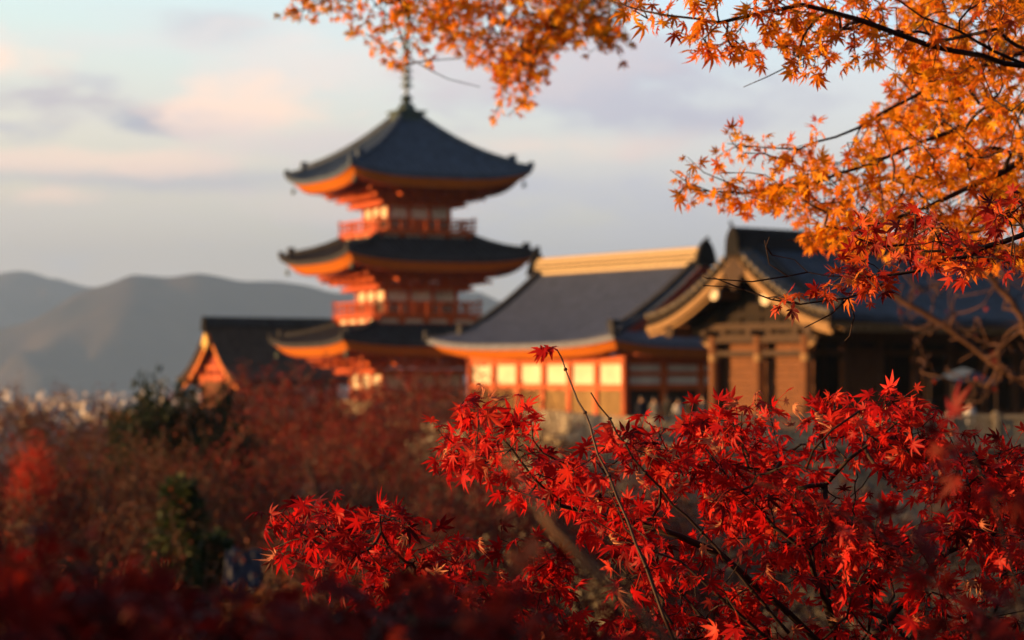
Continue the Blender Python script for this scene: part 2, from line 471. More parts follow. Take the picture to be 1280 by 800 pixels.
def balcony(parent, b, z0, zf, zt, w):
    # white plaster band between red bracket struts, floor, railing
    band = MB(); band.box(-b + 0.35, b - 0.35, -b + 0.35, b - 0.35, z0, zf - 0.14)
    fl = MB(); fl.box(-b, b, -b, b, zf - 0.13, zf)
    floor = fl.build('balcony', M['verm'], parent)
    band.build('plaster_band', M['plaster'], floor)
    st = MB()
    for k in range(4):
        st.bar(rot4((-b + 0.2, -b + 0.33, z0 + 0.08), k), rot4((b - 0.2, -b + 0.33, z0 + 0.08), k), 0.14, 0.22)
        st.bar(rot4((-b + 0.1, -b + 0.22, zf - 0.22), k), rot4((b - 0.1, -b + 0.22, zf - 0.22), k), 0.2, 0.16)
        n = 4
        for q in range(n + 1):
            x = (-b + 0.35) + (2 * b - 0.7) * q / n
            # flared strut: narrow below, wide above, leaving lens-shaped plaster fields
            z_a, z_b = z0 + 0.1, zf - 0.16; hw = (2 * b - 0.7) / n / 2
            ol = []
            for i in range(7):
                t = i / 6; ol.append((hw * (0.20 + 0.55 * t ** 2.6), z_a + (z_b - z_a) * t))
            out = [(x + a, z) for a, z in ol] + [(x - a, z) for a, z in reversed(ol)]
            vs = [rot4((px_, -b + 0.27, z), k) for px_, z in out] + [rot4((px_, -b + 0.345, z), k) for px_, z in out]
            m = len(out)
            st.add(vs, [tuple(range(m - 1, -1, -1))] + [(i, (i + 1) % m, m + (i + 1) % m, m + i) for i in range(m)])
    st.build('strut_band', M['verm'], floor)
    ra = MB()
    for k in range(4):
        for z, t in ((zf + 0.16, 0.1), (zf + (zt - zf) * 0.55, 0.08), (zt - 0.06, 0.13)):
            ra.bar(rot4((-b - 0.12, -b + 0.1, z), k), rot4((b + 0.12, -b + 0.1, z), k), t, t)
        for q in range(9):
            x = -b + 0.1 + (2 * b - 0.2) * q / 8
            p = rot4((x, -b + 0.1, zf), k); ra.bar(p, (p[0], p[1], zt + (0.16 if q in (0, 8) else -0.08)), 0.13, 0.13)
    ra.build('railing', M['verm'], floor)
    return floor


def build_pagoda():
    D = 173.0
    t = thing('pagoda', ((508 - 640) / FPX * D, D, -1.0), R(24.3),
              'three-storied vermilion pagoda with grey tiled roofs rising above the trees', 'pagoda')
    o = 1.0     # local z = world z + 1
    b = MB(); b.box(-4.6, 4.6, -4.6, 4.6, 0, 0.55); b.box(-4.2, 4.2, -4.2, 4.2, 0.55, 0.95)
    b.build('stone_platform', M['stone'], t)
    storeys = [  # wall half, wall z0, wall top, roof half, tile edge z, top half, top z, upturn, lin
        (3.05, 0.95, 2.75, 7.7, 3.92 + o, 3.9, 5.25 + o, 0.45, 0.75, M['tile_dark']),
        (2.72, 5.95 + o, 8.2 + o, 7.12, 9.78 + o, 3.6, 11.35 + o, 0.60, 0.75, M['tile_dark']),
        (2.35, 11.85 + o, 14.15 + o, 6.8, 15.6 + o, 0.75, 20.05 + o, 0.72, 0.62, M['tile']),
    ]
    for i, (w, z0, z1, h, ze, rt, zt, up, lin, tm) in enumerate(storeys):
        pagoda_storey_wall(t, w, z0, z1 if i else 3.05)
        zb = z1 - 0.55 if i else 2.75
        bracket_tier(t, w, zb, 3, 2.0 if i else 2.2, M['verm'])
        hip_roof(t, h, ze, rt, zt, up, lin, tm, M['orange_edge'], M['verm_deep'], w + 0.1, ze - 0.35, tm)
    balcony(t, 4.08, 5.2 + o, 5.95 + o, 6.9 + o, 2.72)
    balcony(t, 3.77, 11.2 + o, 11.85 + o, 12.7 + o, 2.35)
    z = 20.0 + o
    s = MB(); s.box(-0.95, 0.95, -0.95, 0.95, z - 0.15, z + 0.45); s.box(-1.12, 1.12, -1.12, 1.12, z + 0.45, z + 0.62)
    s.lathe([(0.62, z + 0.62), (0.66, z + 0.8), (0.5, z + 1.15), (0.25, z + 1.25), (0.28, z + 1.35), (0.48, z + 1.55), (0.3, z + 1.75), (0.1, z + 1.8)])
    s.lathe([(0.15, z + 1.7), (0.11, z + 9.6)], n=8)
    sp = s.build('spire', M['bronze'], t)
    for i in range(9):
        r = 0.50 - 0.022 * i; zz = z + 2.35 + i * 0.52
        q = MB(); q.lathe([(r * 0.3, zz), (r * 0.8, zz + 0.03), (r * 0.8, zz + 0.24), (r * 0.3, zz + 0.27)], n=16)
        for j in range(4): q.bar((0, 0, zz + 0.09), (r * cos(j * pi / 2), r * sin(j * pi / 2), zz + 0.09), 0.06, 0.08)
        q.build('spire_ring', M['bronze'], sp)
    q = MB(); q.lathe([(0.05, z + 7.3), (0.45, z + 7.7), (0.3, z + 8.3), (0.06, z + 8.9)], n=8)
    q.lathe([(0.02, z + 8.9), (0.2, z + 9.1), (0.17, z + 9.35), (0.02, z + 9.6)], n=10); q.build('spire_flame', M['bronze'], sp)
    return t


build_pagoda()


# ------------------------------------------------------------------ sutra hall (hip-and-gable roof)
def build_sutra_hall():
    th = R(33.0); D = 140.0; zg = -1.0
    t = thing('sutra_hall', ((767 - 640) / FPX * D, D, zg), th,
              'large hall with blue grey hip-and-gable tiled roof, golden ridge and white panelled wall', 'temple hall')
    a = 7.75; L = 21.0; g = 1.5; ze = 3.55 - zg; rise = 4.95; up = 0.5
    X2 = 2 * a
    def prof(p):                       # p = distance from ridge
        q = 1 - p / a
        return ze + rise * (0.62 * q + 0.38 * q * q)
    def ups(s, q): return up * abs(s) ** 3.2 * (1 - q) ** 2
    hip = 1.6
    roof = MB()
    NP, NY = 18, 26
    for side in (0, 1):
        P = []
        for i in range(NP + 1):
            p = a * i / NP
            inset = g if p < a - hip else max(0.0, (a - p)) * g / hip
            row = []
            for j in range(NY + 1):
                s = 2 * j / NY - 1
                y = L / 2 + s * (L / 2 - inset)
                x = a - p if side == 0 else a + p
                row.append((x, y, prof(p) + ups(s, 1 - p / a if p > a - hip * 2 else 1)))
            P.append(row)
        roof.grid(P, side == 1)
        x_e = 0 if side == 0 else X2
        e = [[(x_e, L / 2 + (2 * j / NY - 1) * L / 2, ze + ups(2 * j / NY - 1, 0) - dz) for j in range(NY + 1)] for dz in (0, 0.28)]
        roof.grid(e, side == 1)
        n = int(L / 0.36)
        for q in range(1, n):
            y = L * q / n; s = (y - L / 2) / (L / 2)
            edge = min(y, L - y)
            p0 = 0.3 if edge >= g else a - edge * hip / g
            m = max(2, int((a - p0) / 0.8)); rows = []
            for i in range(m + 1):
                p = a + (p0 - a) * i / m; x = a - p if side == 0 else a + p
                z = prof(p) + ups(s, 1 - p / a if p > a - hip * 2 else 1)
                rows.append([(x, y + dy, z + dz) for dy, dz in ((-0.12, -0.01), (-0.07, 0.12), (0.07, 0.12), (0.12, -0.01))])
            roof.grid(rows, side == 0)
            roof.add(rows[0], [(0, 1, 2, 3)])
    # hip ends
    for end in (0, 1):
        P = []
        for i in range(8):
            q = i / 7; y = (hip + 0.8) * q * g / hip; z = prof(a - hip * q * 1.35)
            row = []
            for j in range(NY + 1):
                s = 2 * j / NY - 1
                hx = a - hip * min(q * 1.35, 1.0)
                row.append((a + s * hx, y if end == 0 else L - y, z + ups(s, q)))
            P.append(row)
        roof.grid(P, end == 1)
        yy = 0 if end == 0 else L
        roof.grid([[(a + (2 * j / NY - 1) * a, yy, ze + ups(2 * j / NY - 1, 0) - dz) for j in range(NY + 1)] for dz in (0, 0.28)], end == 0)
        n = int(X2 / 0.36)
        for k in range(1, n):
            x = X2 * k / n; s = (x - a) / a; qm = min(1.0, (a - abs(x - a)) / hip / 1.0)
            if qm < 0.2: continue
            rows = []
            for i in range(4):
                q = qm * i / 3; y = (hip + 0.8) * q * g / hip
                z = prof(a - hip * q * 1.35) + ups(s, q)
                rows.append([(x + dx, y if end == 0 else L - y, z + dz) for dx, dz in ((-0.12, -0.01), (-0.07, 0.12), (0.07, 0.12), (0.12, -0.01))])
            roof.grid(rows, end == 0)
            roof.add(rows[0], [(3, 2, 1, 0)])
    rf = roof.build('roof', M['tile_pale'], t)
    # main ridge: stacked flat tiles under a round cap
    zr = ze + rise
    rb = MB(); rb.box(a - 0.34, a + 0.34, g + 0.1, L - g - 0.1, zr - 0.2, zr + 0.22)
    for k in range(4): rb.box(a - 0.42 + 0.02 * k, a + 0.42 - 0.02 * k, g + 0.05, L - g - 0.05, zr + 0.23 + k * 0.125, zr + 0.23 + k * 0.125 + 0.06)
    rb.box(a - 0.30, a + 0.30, g + 0.15, L - g - 0.15, zr + 0.2, zr + 0.72)
    rb.tube([(a, g, zr + 0.80), (a, L - g, zr + 0.80)], 0.17, 10)
    mr_ = rb.build('main_ridge', M['ridge'], rf)
    for zz, ww in ((0.10, 0.40), (0.335, 0.43), (0.585, 0.40)):
        c = MB(); c.box(a - ww, a + ww, g + 0.02, L - g - 0.02, zr + zz - 0.025, zr + zz + 0.025)
        for k in range(60): c.tube([(a - ww - 0.03, g + 0.3 + k * (L - 2 * g - 0.6) / 59, zr + zz), (a + ww + 0.03, g + 0.3 + k * (L - 2 * g - 0.6) / 59, zr + zz)], 0.045, 6)
        c.build('tile_course', M['tile_black'], mr_)
    for y, sgn in ((g, -1), (L - g, 1)):
        o = MB(); o.prism([(a - 0.8, zr - 0.2), (a + 0.8, zr - 0.2), (a + 0.62, zr + 0.5), (a + 0.42, zr + 1.0), (a + 0.12, zr + 1.35), (a - 0.12, zr + 1.35), (a - 0.42, zr + 1.0), (a - 0.62, zr + 0.5)], 'y', y + sgn * 0.02, y + sgn * 0.32)
        o.bar((a, y, zr + 0.9), (a, y + sgn * 0.4, zr + 1.5), 0.16, 0.16)
        o.build('ridge_end_tile', M['tile_black'], rf)
    # descending ridges beside the verges, hip ridges
    for side in (-1, 1):
        for end in (0, 1):
            d = MB(); pts = []
            for i in range(9):
                p = 0.3 + (a - hip * 0.9 - 0.3) * i / 8
                pts.append((a + side * p, g + 0.55 if end == 0 else L - g - 0.55, prof(p) + 0.2))
            for i in range(8): d.bar(pts[i], pts[i + 1], 0.42, 0.48)
            p = pts[-1]; d.box(p[0] - 0.25, p[0] + 0.25, p[1] - 0.25, p[1] + 0.25, p[2] - 0.25, p[2] + 0.6)
            d.build('descending_ridge', M['tile_dark'], rf)
            d = MB(); pts = []
            for i in range(6):
                q = i / 5; pts.append((a + side * (a - hip * q), (g * q) if end == 0 else L - g * q, prof(a - hip * q) + ups(1, q) + 0.12))
            for i in range(5): d.bar(pts[i], pts[i + 1], 0.34, 0.34)
            p = pts[0]; d.box(p[0] - 0.17, p[0] + 0.17, p[1] - 0.17, p[1] + 0.17, p[2] - 0.2, p[2] + 0.42)
            d.build('hip_ridge', M['tile_dark'], rf)
    # gables
    for end in (0, 1):
        y = g + 0.7 if end == 0 else L - g - 0.7
        pg = a - hip
        ol = [(a + pg * s, prof(pg * abs(s)) - 0.15) for s in [i / 8 - 1 for i in range(17)]] + [(a + pg, ze + 0.7), (a - pg, ze + 0.7)]
        gm = MB(); gm.prism(ol, 'y', y - 0.06, y + 0.06); gb = gm.build('gable', M['plaster'], t)
        bb = MB(); yv = g if end == 0 else L - g; sg = -1 if end == 0 else 1
        for s_ in (-1, 1):
            pts = [(a + s_ * (pg + 0.5) * i / 9, yv, prof((pg + 0.5) * i / 9) - 0.32) for i in range(10)]
            for i in range(9): bb.bar(pts[i], pts[i + 1], 0.12, 0.5)
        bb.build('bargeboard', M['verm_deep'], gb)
        vt = MB()
        for s_ in (-1, 1):
            for i in range(22):
                p = 0.3 + (pg - 0.2) * i / 21
                vt.tube([(a + s_ * p, yv + sg * 0.12, prof(p) - 0.02), (a + s_ * p, yv - sg * 0.6, prof(p) + 0.06)], 0.1, 8)
        vt.build('verge_tile', M['tile'], gb)
    # eaves under the tiles, fascia sloped to catch low sun
    fa = MB(); so = MB(); N = 30
    for k in range(4):
        if k in (0, 2):
            ln = L; f = (lambda s, d, z, k=k: (d if k == 0 else X2 - d, L / 2 + s * (L / 2 - d), z))
        else:
            f = (lambda s, d, z, k=k: (a + s * (a - d), d if k == 1 else L - d, z)); ln = X2
        S = [2 * j / N - 1 for j in range(N + 1)]
        edge = [f(s, 0, ze + ups(s, 0) - 0.28) for s in S]
        top = [f(s, 0.14, ze + ups(s, 0) - 0.28) for s in S]
        bot = [f(s, 0.75, ze + ups(s, 0) - 0.82) for s in S]
        inn = [f(s, 2.4, ze - 0.35) for s in S]
        fa.grid([edge, top, bot]); so.grid([bot, inn])
        n = int(ln / 0.42)
        for q in range(1, n):
            s = 2 * q / n - 1
            p0 = f(s, 0.80, ze + ups(s, 0) - 0.80)
            p1 = f(s, 2.1, ze - 0.48)
            if k in (0, 2): p1 = (p1[0], p0[1], p1[2])
            else: p1 = (p0[0], p1[1], p1[2])
            if min(p0[1], L - p0[1]) < 2.0 and k in (0, 2): continue
            if min(p0[0], X2 - p0[0]) < 2.0 and k in (1, 3): continue
            so.bar(p0, p1, 0.14, 0.16)
    fa.build('eave_fascia', M['orange_edge'], rf); so.build('rafter_soffit', M['verm'], rf)
    # walls: white panels in a red frame over lattice doors
    x0, x1, y0, y1 = 2.2, X2 - 2.2, 1.9, L - 1.9; zt = 2.95 + 0.6
    w = MB(); w.box(x0 + 0.05, x1 - 0.05, y0 + 0.05, y1 - 0.05, 1.95, zt + 0.3); wl = w.build('wall', M['plaster'], t)
    fr = MB(); lat = MB(); dk = MB()
    dk.box(x0 + 0.5, x1 - 0.5, y0 + 0.5, y1 - 0.5, 0.0, 1.95)
    def side(pa, pb, nb, lat_open):
        pa = Vector((*pa, 0)); pb = Vector((*pb, 0)); u = (pb - pa) / nb; nrm = Vector((u.y, -u.x, 0)).normalized()
        for i in range(nb + 1):
            c = pa + u * i; fr.bar((c.x, c.y, 0), (c.x, c.y, zt + 0.2), 0.36, 0.36, (1, 0, 0))
        for z, hh in ((zt + 0.05, 0.5), (2.0, 0.34), (zt - 0.95 + 0.2, 0.0), (0.15, 0.3)):
            if hh: fr.bar(pa + Vector((0, 0, z)), pb + Vector((0, 0, z)), 0.22, hh)
        if lat_open:
            for i in range(nb):
                c = pa + u * i; d = pa + u * (i + 1)
                lat.bar(c + Vector((0, 0, 1.0)) , d + Vector((0, 0, 1.0)), 0.06, 1.7)
                for q in range(1, 10):
                    m_ = c + (d - c) * q / 10
                    lat.bar(m_ + Vector((0, 0, 0.15)), m_ + Vector((0, 0, 1.85)), 0.14, 0.06)
    side((x0, y1), (x0, y0), 6, True); side((x0, y0), (x1, y0), 4, False)
    side((x1, y0), (x1, y1), 6, True); side((x1, y1), (x0, y1), 4, True)
    # extra rail halving the panels of the shaded end
    fr.bar((x0, y0 - 0.02, 2.8), (x1, y0 - 0.02, 2.8), 0.2, 0.24)
    fr.build('timber_frame', M['verm'], wl); lat.build('lattice_door', M['lattice'], t); dk.build('interior', M['wood_dark'], t)
    b = MB(); b.box(x0 - 1.0, x1 + 1.0, y0 - 1.0, y1 + 1.0, -0.3, 0.02); b.build('stone_platform', M['stone'], t)


build_sutra_hall()


# ------------------------------------------------------------------ wooden gabled hall on the right
def build_gabled_hall():
    th = R(40.0); zg = -1.0
    t = thing('gabled_hall', (9.7, 105.0, zg), th,
              'unpainted wooden hall with gabled tile roof and curved bargeboards behind the red leaves', 'temple hall')
    Wd = 5.55; LX = 26.0; ze = 4.1 - zg; rise = 3.25
    def prof(p): q = 1 - p / Wd; return ze + rise * (0.45 * q + 0.55 * q * q)
    roof = MB()
    NX = 10
    for s_ in (-1, 1):
        P = [[(LX * j / NX, s_ * Wd * i / 14, prof(Wd * i / 14) + (0.25 * (i / 14) ** 3 * max(0, 1 - j / 3.0) ** 2)) for j in range(NX + 1)] for i in range(15)]
        roof.grid(P, s_ > 0)
        roof.grid([[(x, y, z) for x, y, z in P[-1]], [(x, y, z - 0.26) for x, y, z in P[-1]]], s_ > 0)
        n = int(LX / 0.36)
        for q in range(0, n + 1):
            x = LX * q / n
            lift = 0.25 * max(0, 1 - (x / LX * NX) / 3.0) ** 2
            rows = []
            for i in range(9):
                p = 0.3 + (Wd - 0.3) * i / 8
                rows.append([(x + dx, s_ * p, prof(p) + lift * (p / Wd) ** 3 + dz) for dx, dz in ((-0.1, -0.01), (-0.055, 0.09), (0.055, 0.09), (0.1, -0.01))])
            roof.grid(rows, s_ < 0); roof.add(rows[-1], [(0, 1, 2, 3)])
    rf = roof.build('roof', M['tile'], t)
    rb = MB(); zr = prof(0)
    rb.box(0.1, LX, -0.3, 0.3, zr - 0.1, zr + 0.55); rb.box(0.05, LX, -0.36, 0.36, zr + 0.3, zr + 0.4)
    rb.tube([(0, 0, zr + 0.62), (LX, 0, zr + 0.62)], 0.18, 8)
    rb.build('main_ridge', M['tile_dark'], rf)
    o = MB(); o.prism([(-0.42, zr - 0.4), (0.42, zr - 0.4), (0.36, zr + 0.3), (0.22, zr + 0.6), (0.08, zr + 0.75), (-0.08, zr + 0.75), (-0.22, zr + 0.6), (-0.36, zr + 0.3)], 'x', -0.22, 0.05)
    o.bar((-0.1, 0, zr + 0.6), (-0.3, 0, zr + 1.0), 0.1, 0.1)
    o.build('ridge_end_tile', M['tile_black'], rf)
    # secondary descending ridge some way along the roof
    for x in (1.25,):
        for s_ in (-1, 1):
            d = MB(); pts = [(x, s_ * (0.3 + 4.6 * i / 8), prof(0.3 + 4.6 * i / 8) + 0.18) for i in range(9)]
            for i in range(8): d.bar(pts[i], pts[i + 1], 0.36, 0.36)
            p = pts[-1]; d.box(p[0] - 0.22, p[0] + 0.22, p[1] - 0.22, p[1] + 0.22, p[2] - 0.2, p[2] + 0.5)
            d.build('descending_ridge', M['tile_dark'], rf)
    # verge: round tile ends and broad curved bargeboards
    ve = MB()
    for s_ in (-1, 1):
        pts = [(0.06, s_ * Wd * i / 12, prof(Wd * i / 12) + 0.25 * (i / 12) ** 3 - 0.24) for i in range(13)]
        for i in range(12): ve.bar(pts[i], pts[i + 1], 0.2, 0.36)
    ve.build('verge_board', M['wood_black'], rf)
    for s_ in (-1, 1):
        vt = MB()
        for i in range(16):
            p = 0.35 + (Wd - 0.45) * i / 15
            z = prof(p) + 0.25 * (p / Wd) ** 3
            vt.tube([(-0.16, s_ * p, z - 0.02), (0.6, s_ * p, z + 0.08)], 0.10, 8)
        vt.build('verge_tile', M['verge'], rf)
        bb = MB()
        pts = [(-0.02, s_ * Wd * i / 12, prof(Wd * i / 12) + 0.25 * (i / 12) ** 3 - 0.62) for i in range(13)]
        for i in range(12): bb.bar(pts[i], pts[i + 1], 0.14, 0.26)
        pts2 = [(0.16, y, z - 0.24) for x, y, z in pts]
        for i in range(12): bb.bar(pts2[i], pts2[i + 1], 0.14, 0.16)
        bb.build('bargeboard', M['wood_pale'], rf)
    # gable pendant
    g = MB(); z = zr - 1.05
    ol = [(-0.12, z + 0.5), (-0.34, z + 0.2), (-0.62, z + 0.05), (-0.7, z - 0.25), (-0.42, z - 0.3), (-0.3, z - 0.62), (0, z - 0.95), (0.3, z - 0.62), (0.42, z - 0.3), (0.7, z - 0.25), (0.62, z + 0.05), (0.34, z + 0.2), (0.12, z + 0.5)]
    g.prism(ol, 'x', -0.12, 0.0); g.build('gable_pendant', M['wood_dark'], t)
    # purlins with white painted ends
    pu = []
    for y, z in ((-1.75, prof(1.75) - 1.0), (1.35, prof(1.35) - 1.0), (-4.2, prof(4.2) - 0.95), (4.2, prof(4.2) - 0.95), (0, zr - 1.0)):
        b = MB(); b.bar((0.14, y, z), (LX, y, z), 0.34, 0.42); p_ = b.build('purlin', M['wood'], t)
        c = MB(); r = 0.26
        c.tube([(0.02, y, z), (0.16, y, z)], r, 14); c.build('end_cap', M['plaster'] if 1 < abs(y) < 2 else M['wood_dark'], p_)
    # wall of the gable end, boards between posts
    ox = 1.5; hw = 2.8; zb = 3.4 - zg
    ol = [(-4.9, zb)] + [(4.9 * (i / 8 - 1), prof(4.9 * abs(i / 8 - 1)) - 0.5) for i in range(17)] + [(4.9, zb)]
    gm = MB(); gm.prism(ol, 'x', ox + 0.1, ox + 0.25); gb = gm.build('gable', M['wood_black'], t)  # shade of the recess put into the near-black colour
    st = MB()
    for y in (-2.4, -1.2, 0, 1.2, 2.4): st.bar((ox + 0.05, y, zb), (ox + 0.05, y, prof(abs(y)) - 0.7), 0.16, 0.16, (1, 0, 0))
    st.bar((ox + 0.04, -4.4, zb + 0.95), (ox + 0.04, 4.4, zb + 0.95), 0.2, 0.26); st.build('gable_strut', M['wood_black'], gb)
    wl = MB()
    for i in range(12):
        z = 0.25 + i * (zb - 0.3) / 12; wl.box(ox + 0.42 + 0.012 * (i % 3), ox + 0.52, -hw, hw, z, z + (zb - 0.3) / 12 - 0.02)
    wall = wl.build('plank_wall', M['wood'], t)
    bm = MB()
    bm.bar((ox, -hw - 0.7, zb - 0.1), (ox, hw + 0.7, zb - 0.1), 0.3, 0.36); bm.bar((ox, -hw, zb - 0.75), (ox, hw, zb - 0.75), 0.2, 0.22)
    bm.bar((ox, -hw - 0.9, zb + 0.42), (ox, hw + 0.9, zb + 0.42), 0.34, 0.3)
    for y in (-hw, 0, hw):
        bm.bar((ox - 0.7, y, zb + 0.15), (ox + 0.6, y, zb + 0.15), 0.24, 0.24)
        bm.bar((ox, y - 0.75, zb + 0.18), (ox, y + 0.75, zb + 0.18), 0.2, 0.2)
    bm.build('tie_beam', M['wood_dark'], t)
    for y, sg in ((-hw, -1), (hw, 1)):
        b = MB(); b.prism([(y + sg * 0.2, zb - 0.55), (y + sg * 0.55, zb - 0.35), (y + sg * 0.75, zb + 0.0), (y + sg * 1.15, zb + 0.15), (y + sg * 1.15, zb + 0.38), (y + sg * 0.6, zb + 0.28), (y + sg * 0.2, zb + 0.1)], 'x', ox - 0.12, ox + 0.12)
        b.build('carved_nosing', M['wood_pale'], t)
    for y in (-hw, 0, hw):
        p = MB(); p.tube([(ox, y, 0.1), (ox, y, zb)], 0.25, 12); pp = p.build('post', M['wood'], t)
        p = MB(); p.box(ox - 0.34, ox + 0.34, y - 0.34, y + 0.34, 0, 0.14); p.build('post_base', M['stone'], pp)
        p = MB(); p.tube([(ox, y, zb - 1.1), (ox, y, zb - 0.8)], 0.262, 12); p.build('sunlit_post_tip', M['wood_pale'], pp)  # paler sleeve paints the light on the post top
    # long sides: posts, eave beam, rafters
    for s_ in (-1, 1):
        so = MB(); n = int(LX / 0.4)
        for q in range(n):
            x = 0.5 + (LX - 0.5) * q / n
            so.bar((x, s_ * 2.6, prof(2.6) - 0.38), (x, s_ * (Wd - 0.12), prof(Wd) - 0.36), 0.14, 0.16)
        so.build('rafter_soffit', M['wood'], rf)
        eb = MB(); eb.bar((0.3, s_ * (Wd - 0.1), prof(Wd) - 0.28), (LX, s_ * (Wd - 0.1), prof(Wd) - 0.28), 0.1, 0.12)
        for q in range(52): eb.bar((1.0 + q * 0.48, s_ * (Wd - 0.9), prof(Wd) - 0.42), (1.0 + q * 0.48, s_ * (Wd - 0.02), prof(Wd) - 0.48), 0.2, 0.2)  # rafter ends coloured pale to look sunlit
        eb.build('eave_board', M['wood_pale'], rf)
        b = MB(); b.bar((ox, s_ * hw, zb), (LX, s_ * hw, zb), 0.3, 0.4); b.bar((ox, s_ * hw, zb - 0.7), (LX, s_ * hw, zb - 0.7), 0.18, 0.2)
        b.build('side_beam', M['wood'], t)
        for q in range(1, 10):
            x = ox + 2.35 * q
            p = MB(); p.tube([(x, s_ * hw, 0.1), (x, s_ * hw, zb)], 0.2, 10); pp = p.build('post', M['wood'], t)
            p = MB(); p.box(x - 0.3, x + 0.3, s_ * hw - 0.3, s_ * hw + 0.3, 0, 0.14); p.build('post_base', M['stone'], pp)
    wl = MB(); wl.box(ox + 2.6, ox + 4.45, -hw - 0.06, -hw + 0.06, 0.9, zb - 0.5); wl.build('side_panel', M['wood'], t)
    wl = MB(); wl.box(ox + 0.2, LX, hw - 0.06, hw + 0.06, 0.1, zb); wl.build('rear_wall', M['wood_dark'], t)
    wl = MB(); wl.box(ox + 0.55, LX, -hw, hw, zb + 0.22, zb + 0.3); wl.build('ceiling', M['wood_dark'], t)
    rl = MB()
    for z in (0.55, 1.0): rl.bar((ox + 4.7, -hw - 0.9, z), (LX, -hw - 0.9, z), 0.1, 0.12)
    for q in range(12): rl.bar((ox + 4.7 + 1.8 * q, -hw - 0.9, 0.0), (ox + 4.7 + 1.8 * q, -hw - 0.9, 1.12), 0.12, 0.12, (1, 0, 0))
    rl.build('railing', M['wood'], t)
    b = MB(); b.box(ox - 0.9, LX, -hw - 1.2, hw + 1.2, -0.3, 0.015); b.build('stone_platform', M['stone'], t)


build_gabled_hall()


# ------------------------------------------------------------------ gate at the left
def build_west_gate():
    th = R(33.0); D = 200.0; zg = -2.5
    t = thing('west_gate', ((257 - 640) / FPX * D, D, zg), th,
              'temple gate with dark bark roof and lit gable, half hidden left of the pagoda', 'gate')
    Wd = 5.4; LX = 15.0; ze = 1.45 - zg; rise = 4.4
    def prof(p): q = 1 - p / Wd; return ze + rise * (0.42 * q + 0.58 * q * q)
    r = MB()
    for s_ in (-1, 1):
        P = [[(LX * j / 8, s_ * Wd * i / 14, prof(Wd * i / 14)) for j in range(9)] for i in range(15)]
        Q = [[(x + (0.25 if j == 0 else 0), y * 0.97, z - 0.6) for j, (x, y, z) in enumerate(row)] for row in P]
        r.grid(P, s_ > 0); r.grid(Q, s_ < 0)
        r.grid([P[-1], Q[-1]], s_ > 0)
        r.grid([[p[0] for p in P], [q[0] for q in Q]], s_ < 0)
    rf = r.build('roof', M['bark_roof'], t)
    b = MB(); b.box(0.0, LX, -0.32, 0.32, prof(0) - 0.05, prof(0) + 0.5); b.tube([(-0.05, 0, prof(0) + 0.55), (LX, 0, prof(0) + 0.55)], 0.17, 8)
    b.build('main_ridge', M['tile_dark'], rf)
    b = MB(); zr = prof(0); b.prism([(-0.45, zr - 0.5), (0.45, zr - 0.5), (0.34, zr + 0.4), (0.12, zr + 0.75), (-0.12, zr + 0.75), (-0.34, zr + 0.4)], 'x', -0.25, -0.05); b.build('ridge_end_tile', M['tile_black'], rf)
    for s_ in (-1, 1):
        bb = MB(); pts = [(0.36, s_ * 0.96 * Wd * i / 12, prof(Wd * i / 12) - 0.80) for i in range(13)]
        for i in range(12): bb.bar(pts[i], pts[i + 1], 0.16, 0.30)
        bb.build('bargeboard', M['orange_edge'], rf)
    g = MB(); z = zr - 1.3
    g.prism([(-0.15, z + 0.6), (-0.5, z + 0.1), (-0.6, z - 0.3), (-0.3, z - 0.4), (0, z - 0.9), (0.3, z - 0.4), (0.6, z - 0.3), (0.5, z + 0.1), (0.15, z + 0.6)], 'x', -0.1, 0.03); g.build('gable_pendant', M['gold'], t)
    ol = [(4.0 * (i / 8 - 1), prof(4.0 * abs(i / 8 - 1)) - 0.75) for i in range(17)] + [(3.2, ze - 0.2), (-3.2, ze - 0.2)]
    g = MB(); g.prism(ol, 'x', 1.1, 1.25); gb = g.build('gable', M['verm_deep'], t)
    s = MB()
    for y in (-1.6, 0, 1.6): s.bar((1.05, y, ze), (1.05, y, prof(abs(y)) - 0.8), 0.24, 0.24, (1, 0, 0))
    s.bar((1.04, -2.6, ze + 0.9), (1.04, 2.6, ze + 0.9), 0.2, 0.3); s.bar((1.02, -3.4, ze + 0.0), (1.02, 3.4, ze + 0.0), 0.3, 0.4)
    for y in (-2.6, -1.3, 1.3, 2.6): s.box(0.8, 1.3, y - 0.25, y + 0.25, ze + 0.2, ze + 0.55)
    s.build('gable_strut', M['verm'], gb)
    for x in (1.1, 5.2, 9.4, 13.6):
        for y in (-2.6, 2.6):
            p = MB(); p.tube([(x, y, 0), (x, y, ze)], 0.24, 10); p.build('post', M['verm'], t)
    w = MB(); w.box(1.2, 13.5, 2.5, 2.62, 0.3, ze - 0.3); w.build('wall', M['plaster'], t)
    w = MB(); w.box(1.06, 1.16, -2.5, 2.5, 1.3, ze - 0.25); w.build('end_wall', M['wood'], t)
    w = MB()
    for y in (-2.7, 2.7): w.bar((0.9, y, ze - 0.1), (14.0, y, ze - 0.1), 0.28, 0.36)
    for q in range(30): w.bar((0.3 + q * 0.48, -4.4, prof(4.4) - 0.62), (0.3 + q * 0.48, -2.4, prof(2.4) - 0.7), 0.14, 0.16); w.bar((0.3 + q * 0.48, 4.4, prof(4.4) - 0.62), (0.3 + q * 0.48, 2.4, prof(2.4) - 0.7), 0.14, 0.16)
    w.build('rafter_soffit', M['verm'], rf)
    b = MB(); b.box(-0.5, 15, -3.6, 3.6, -0.5, 0.01); b.build('stone_platform', M['stone'], t)


build_west_gate()

# ------------------------------------------------------------------ ground, terrace, hills
def smooth_interp(x, xs, ys):
    return np.interp(x, xs, ys)


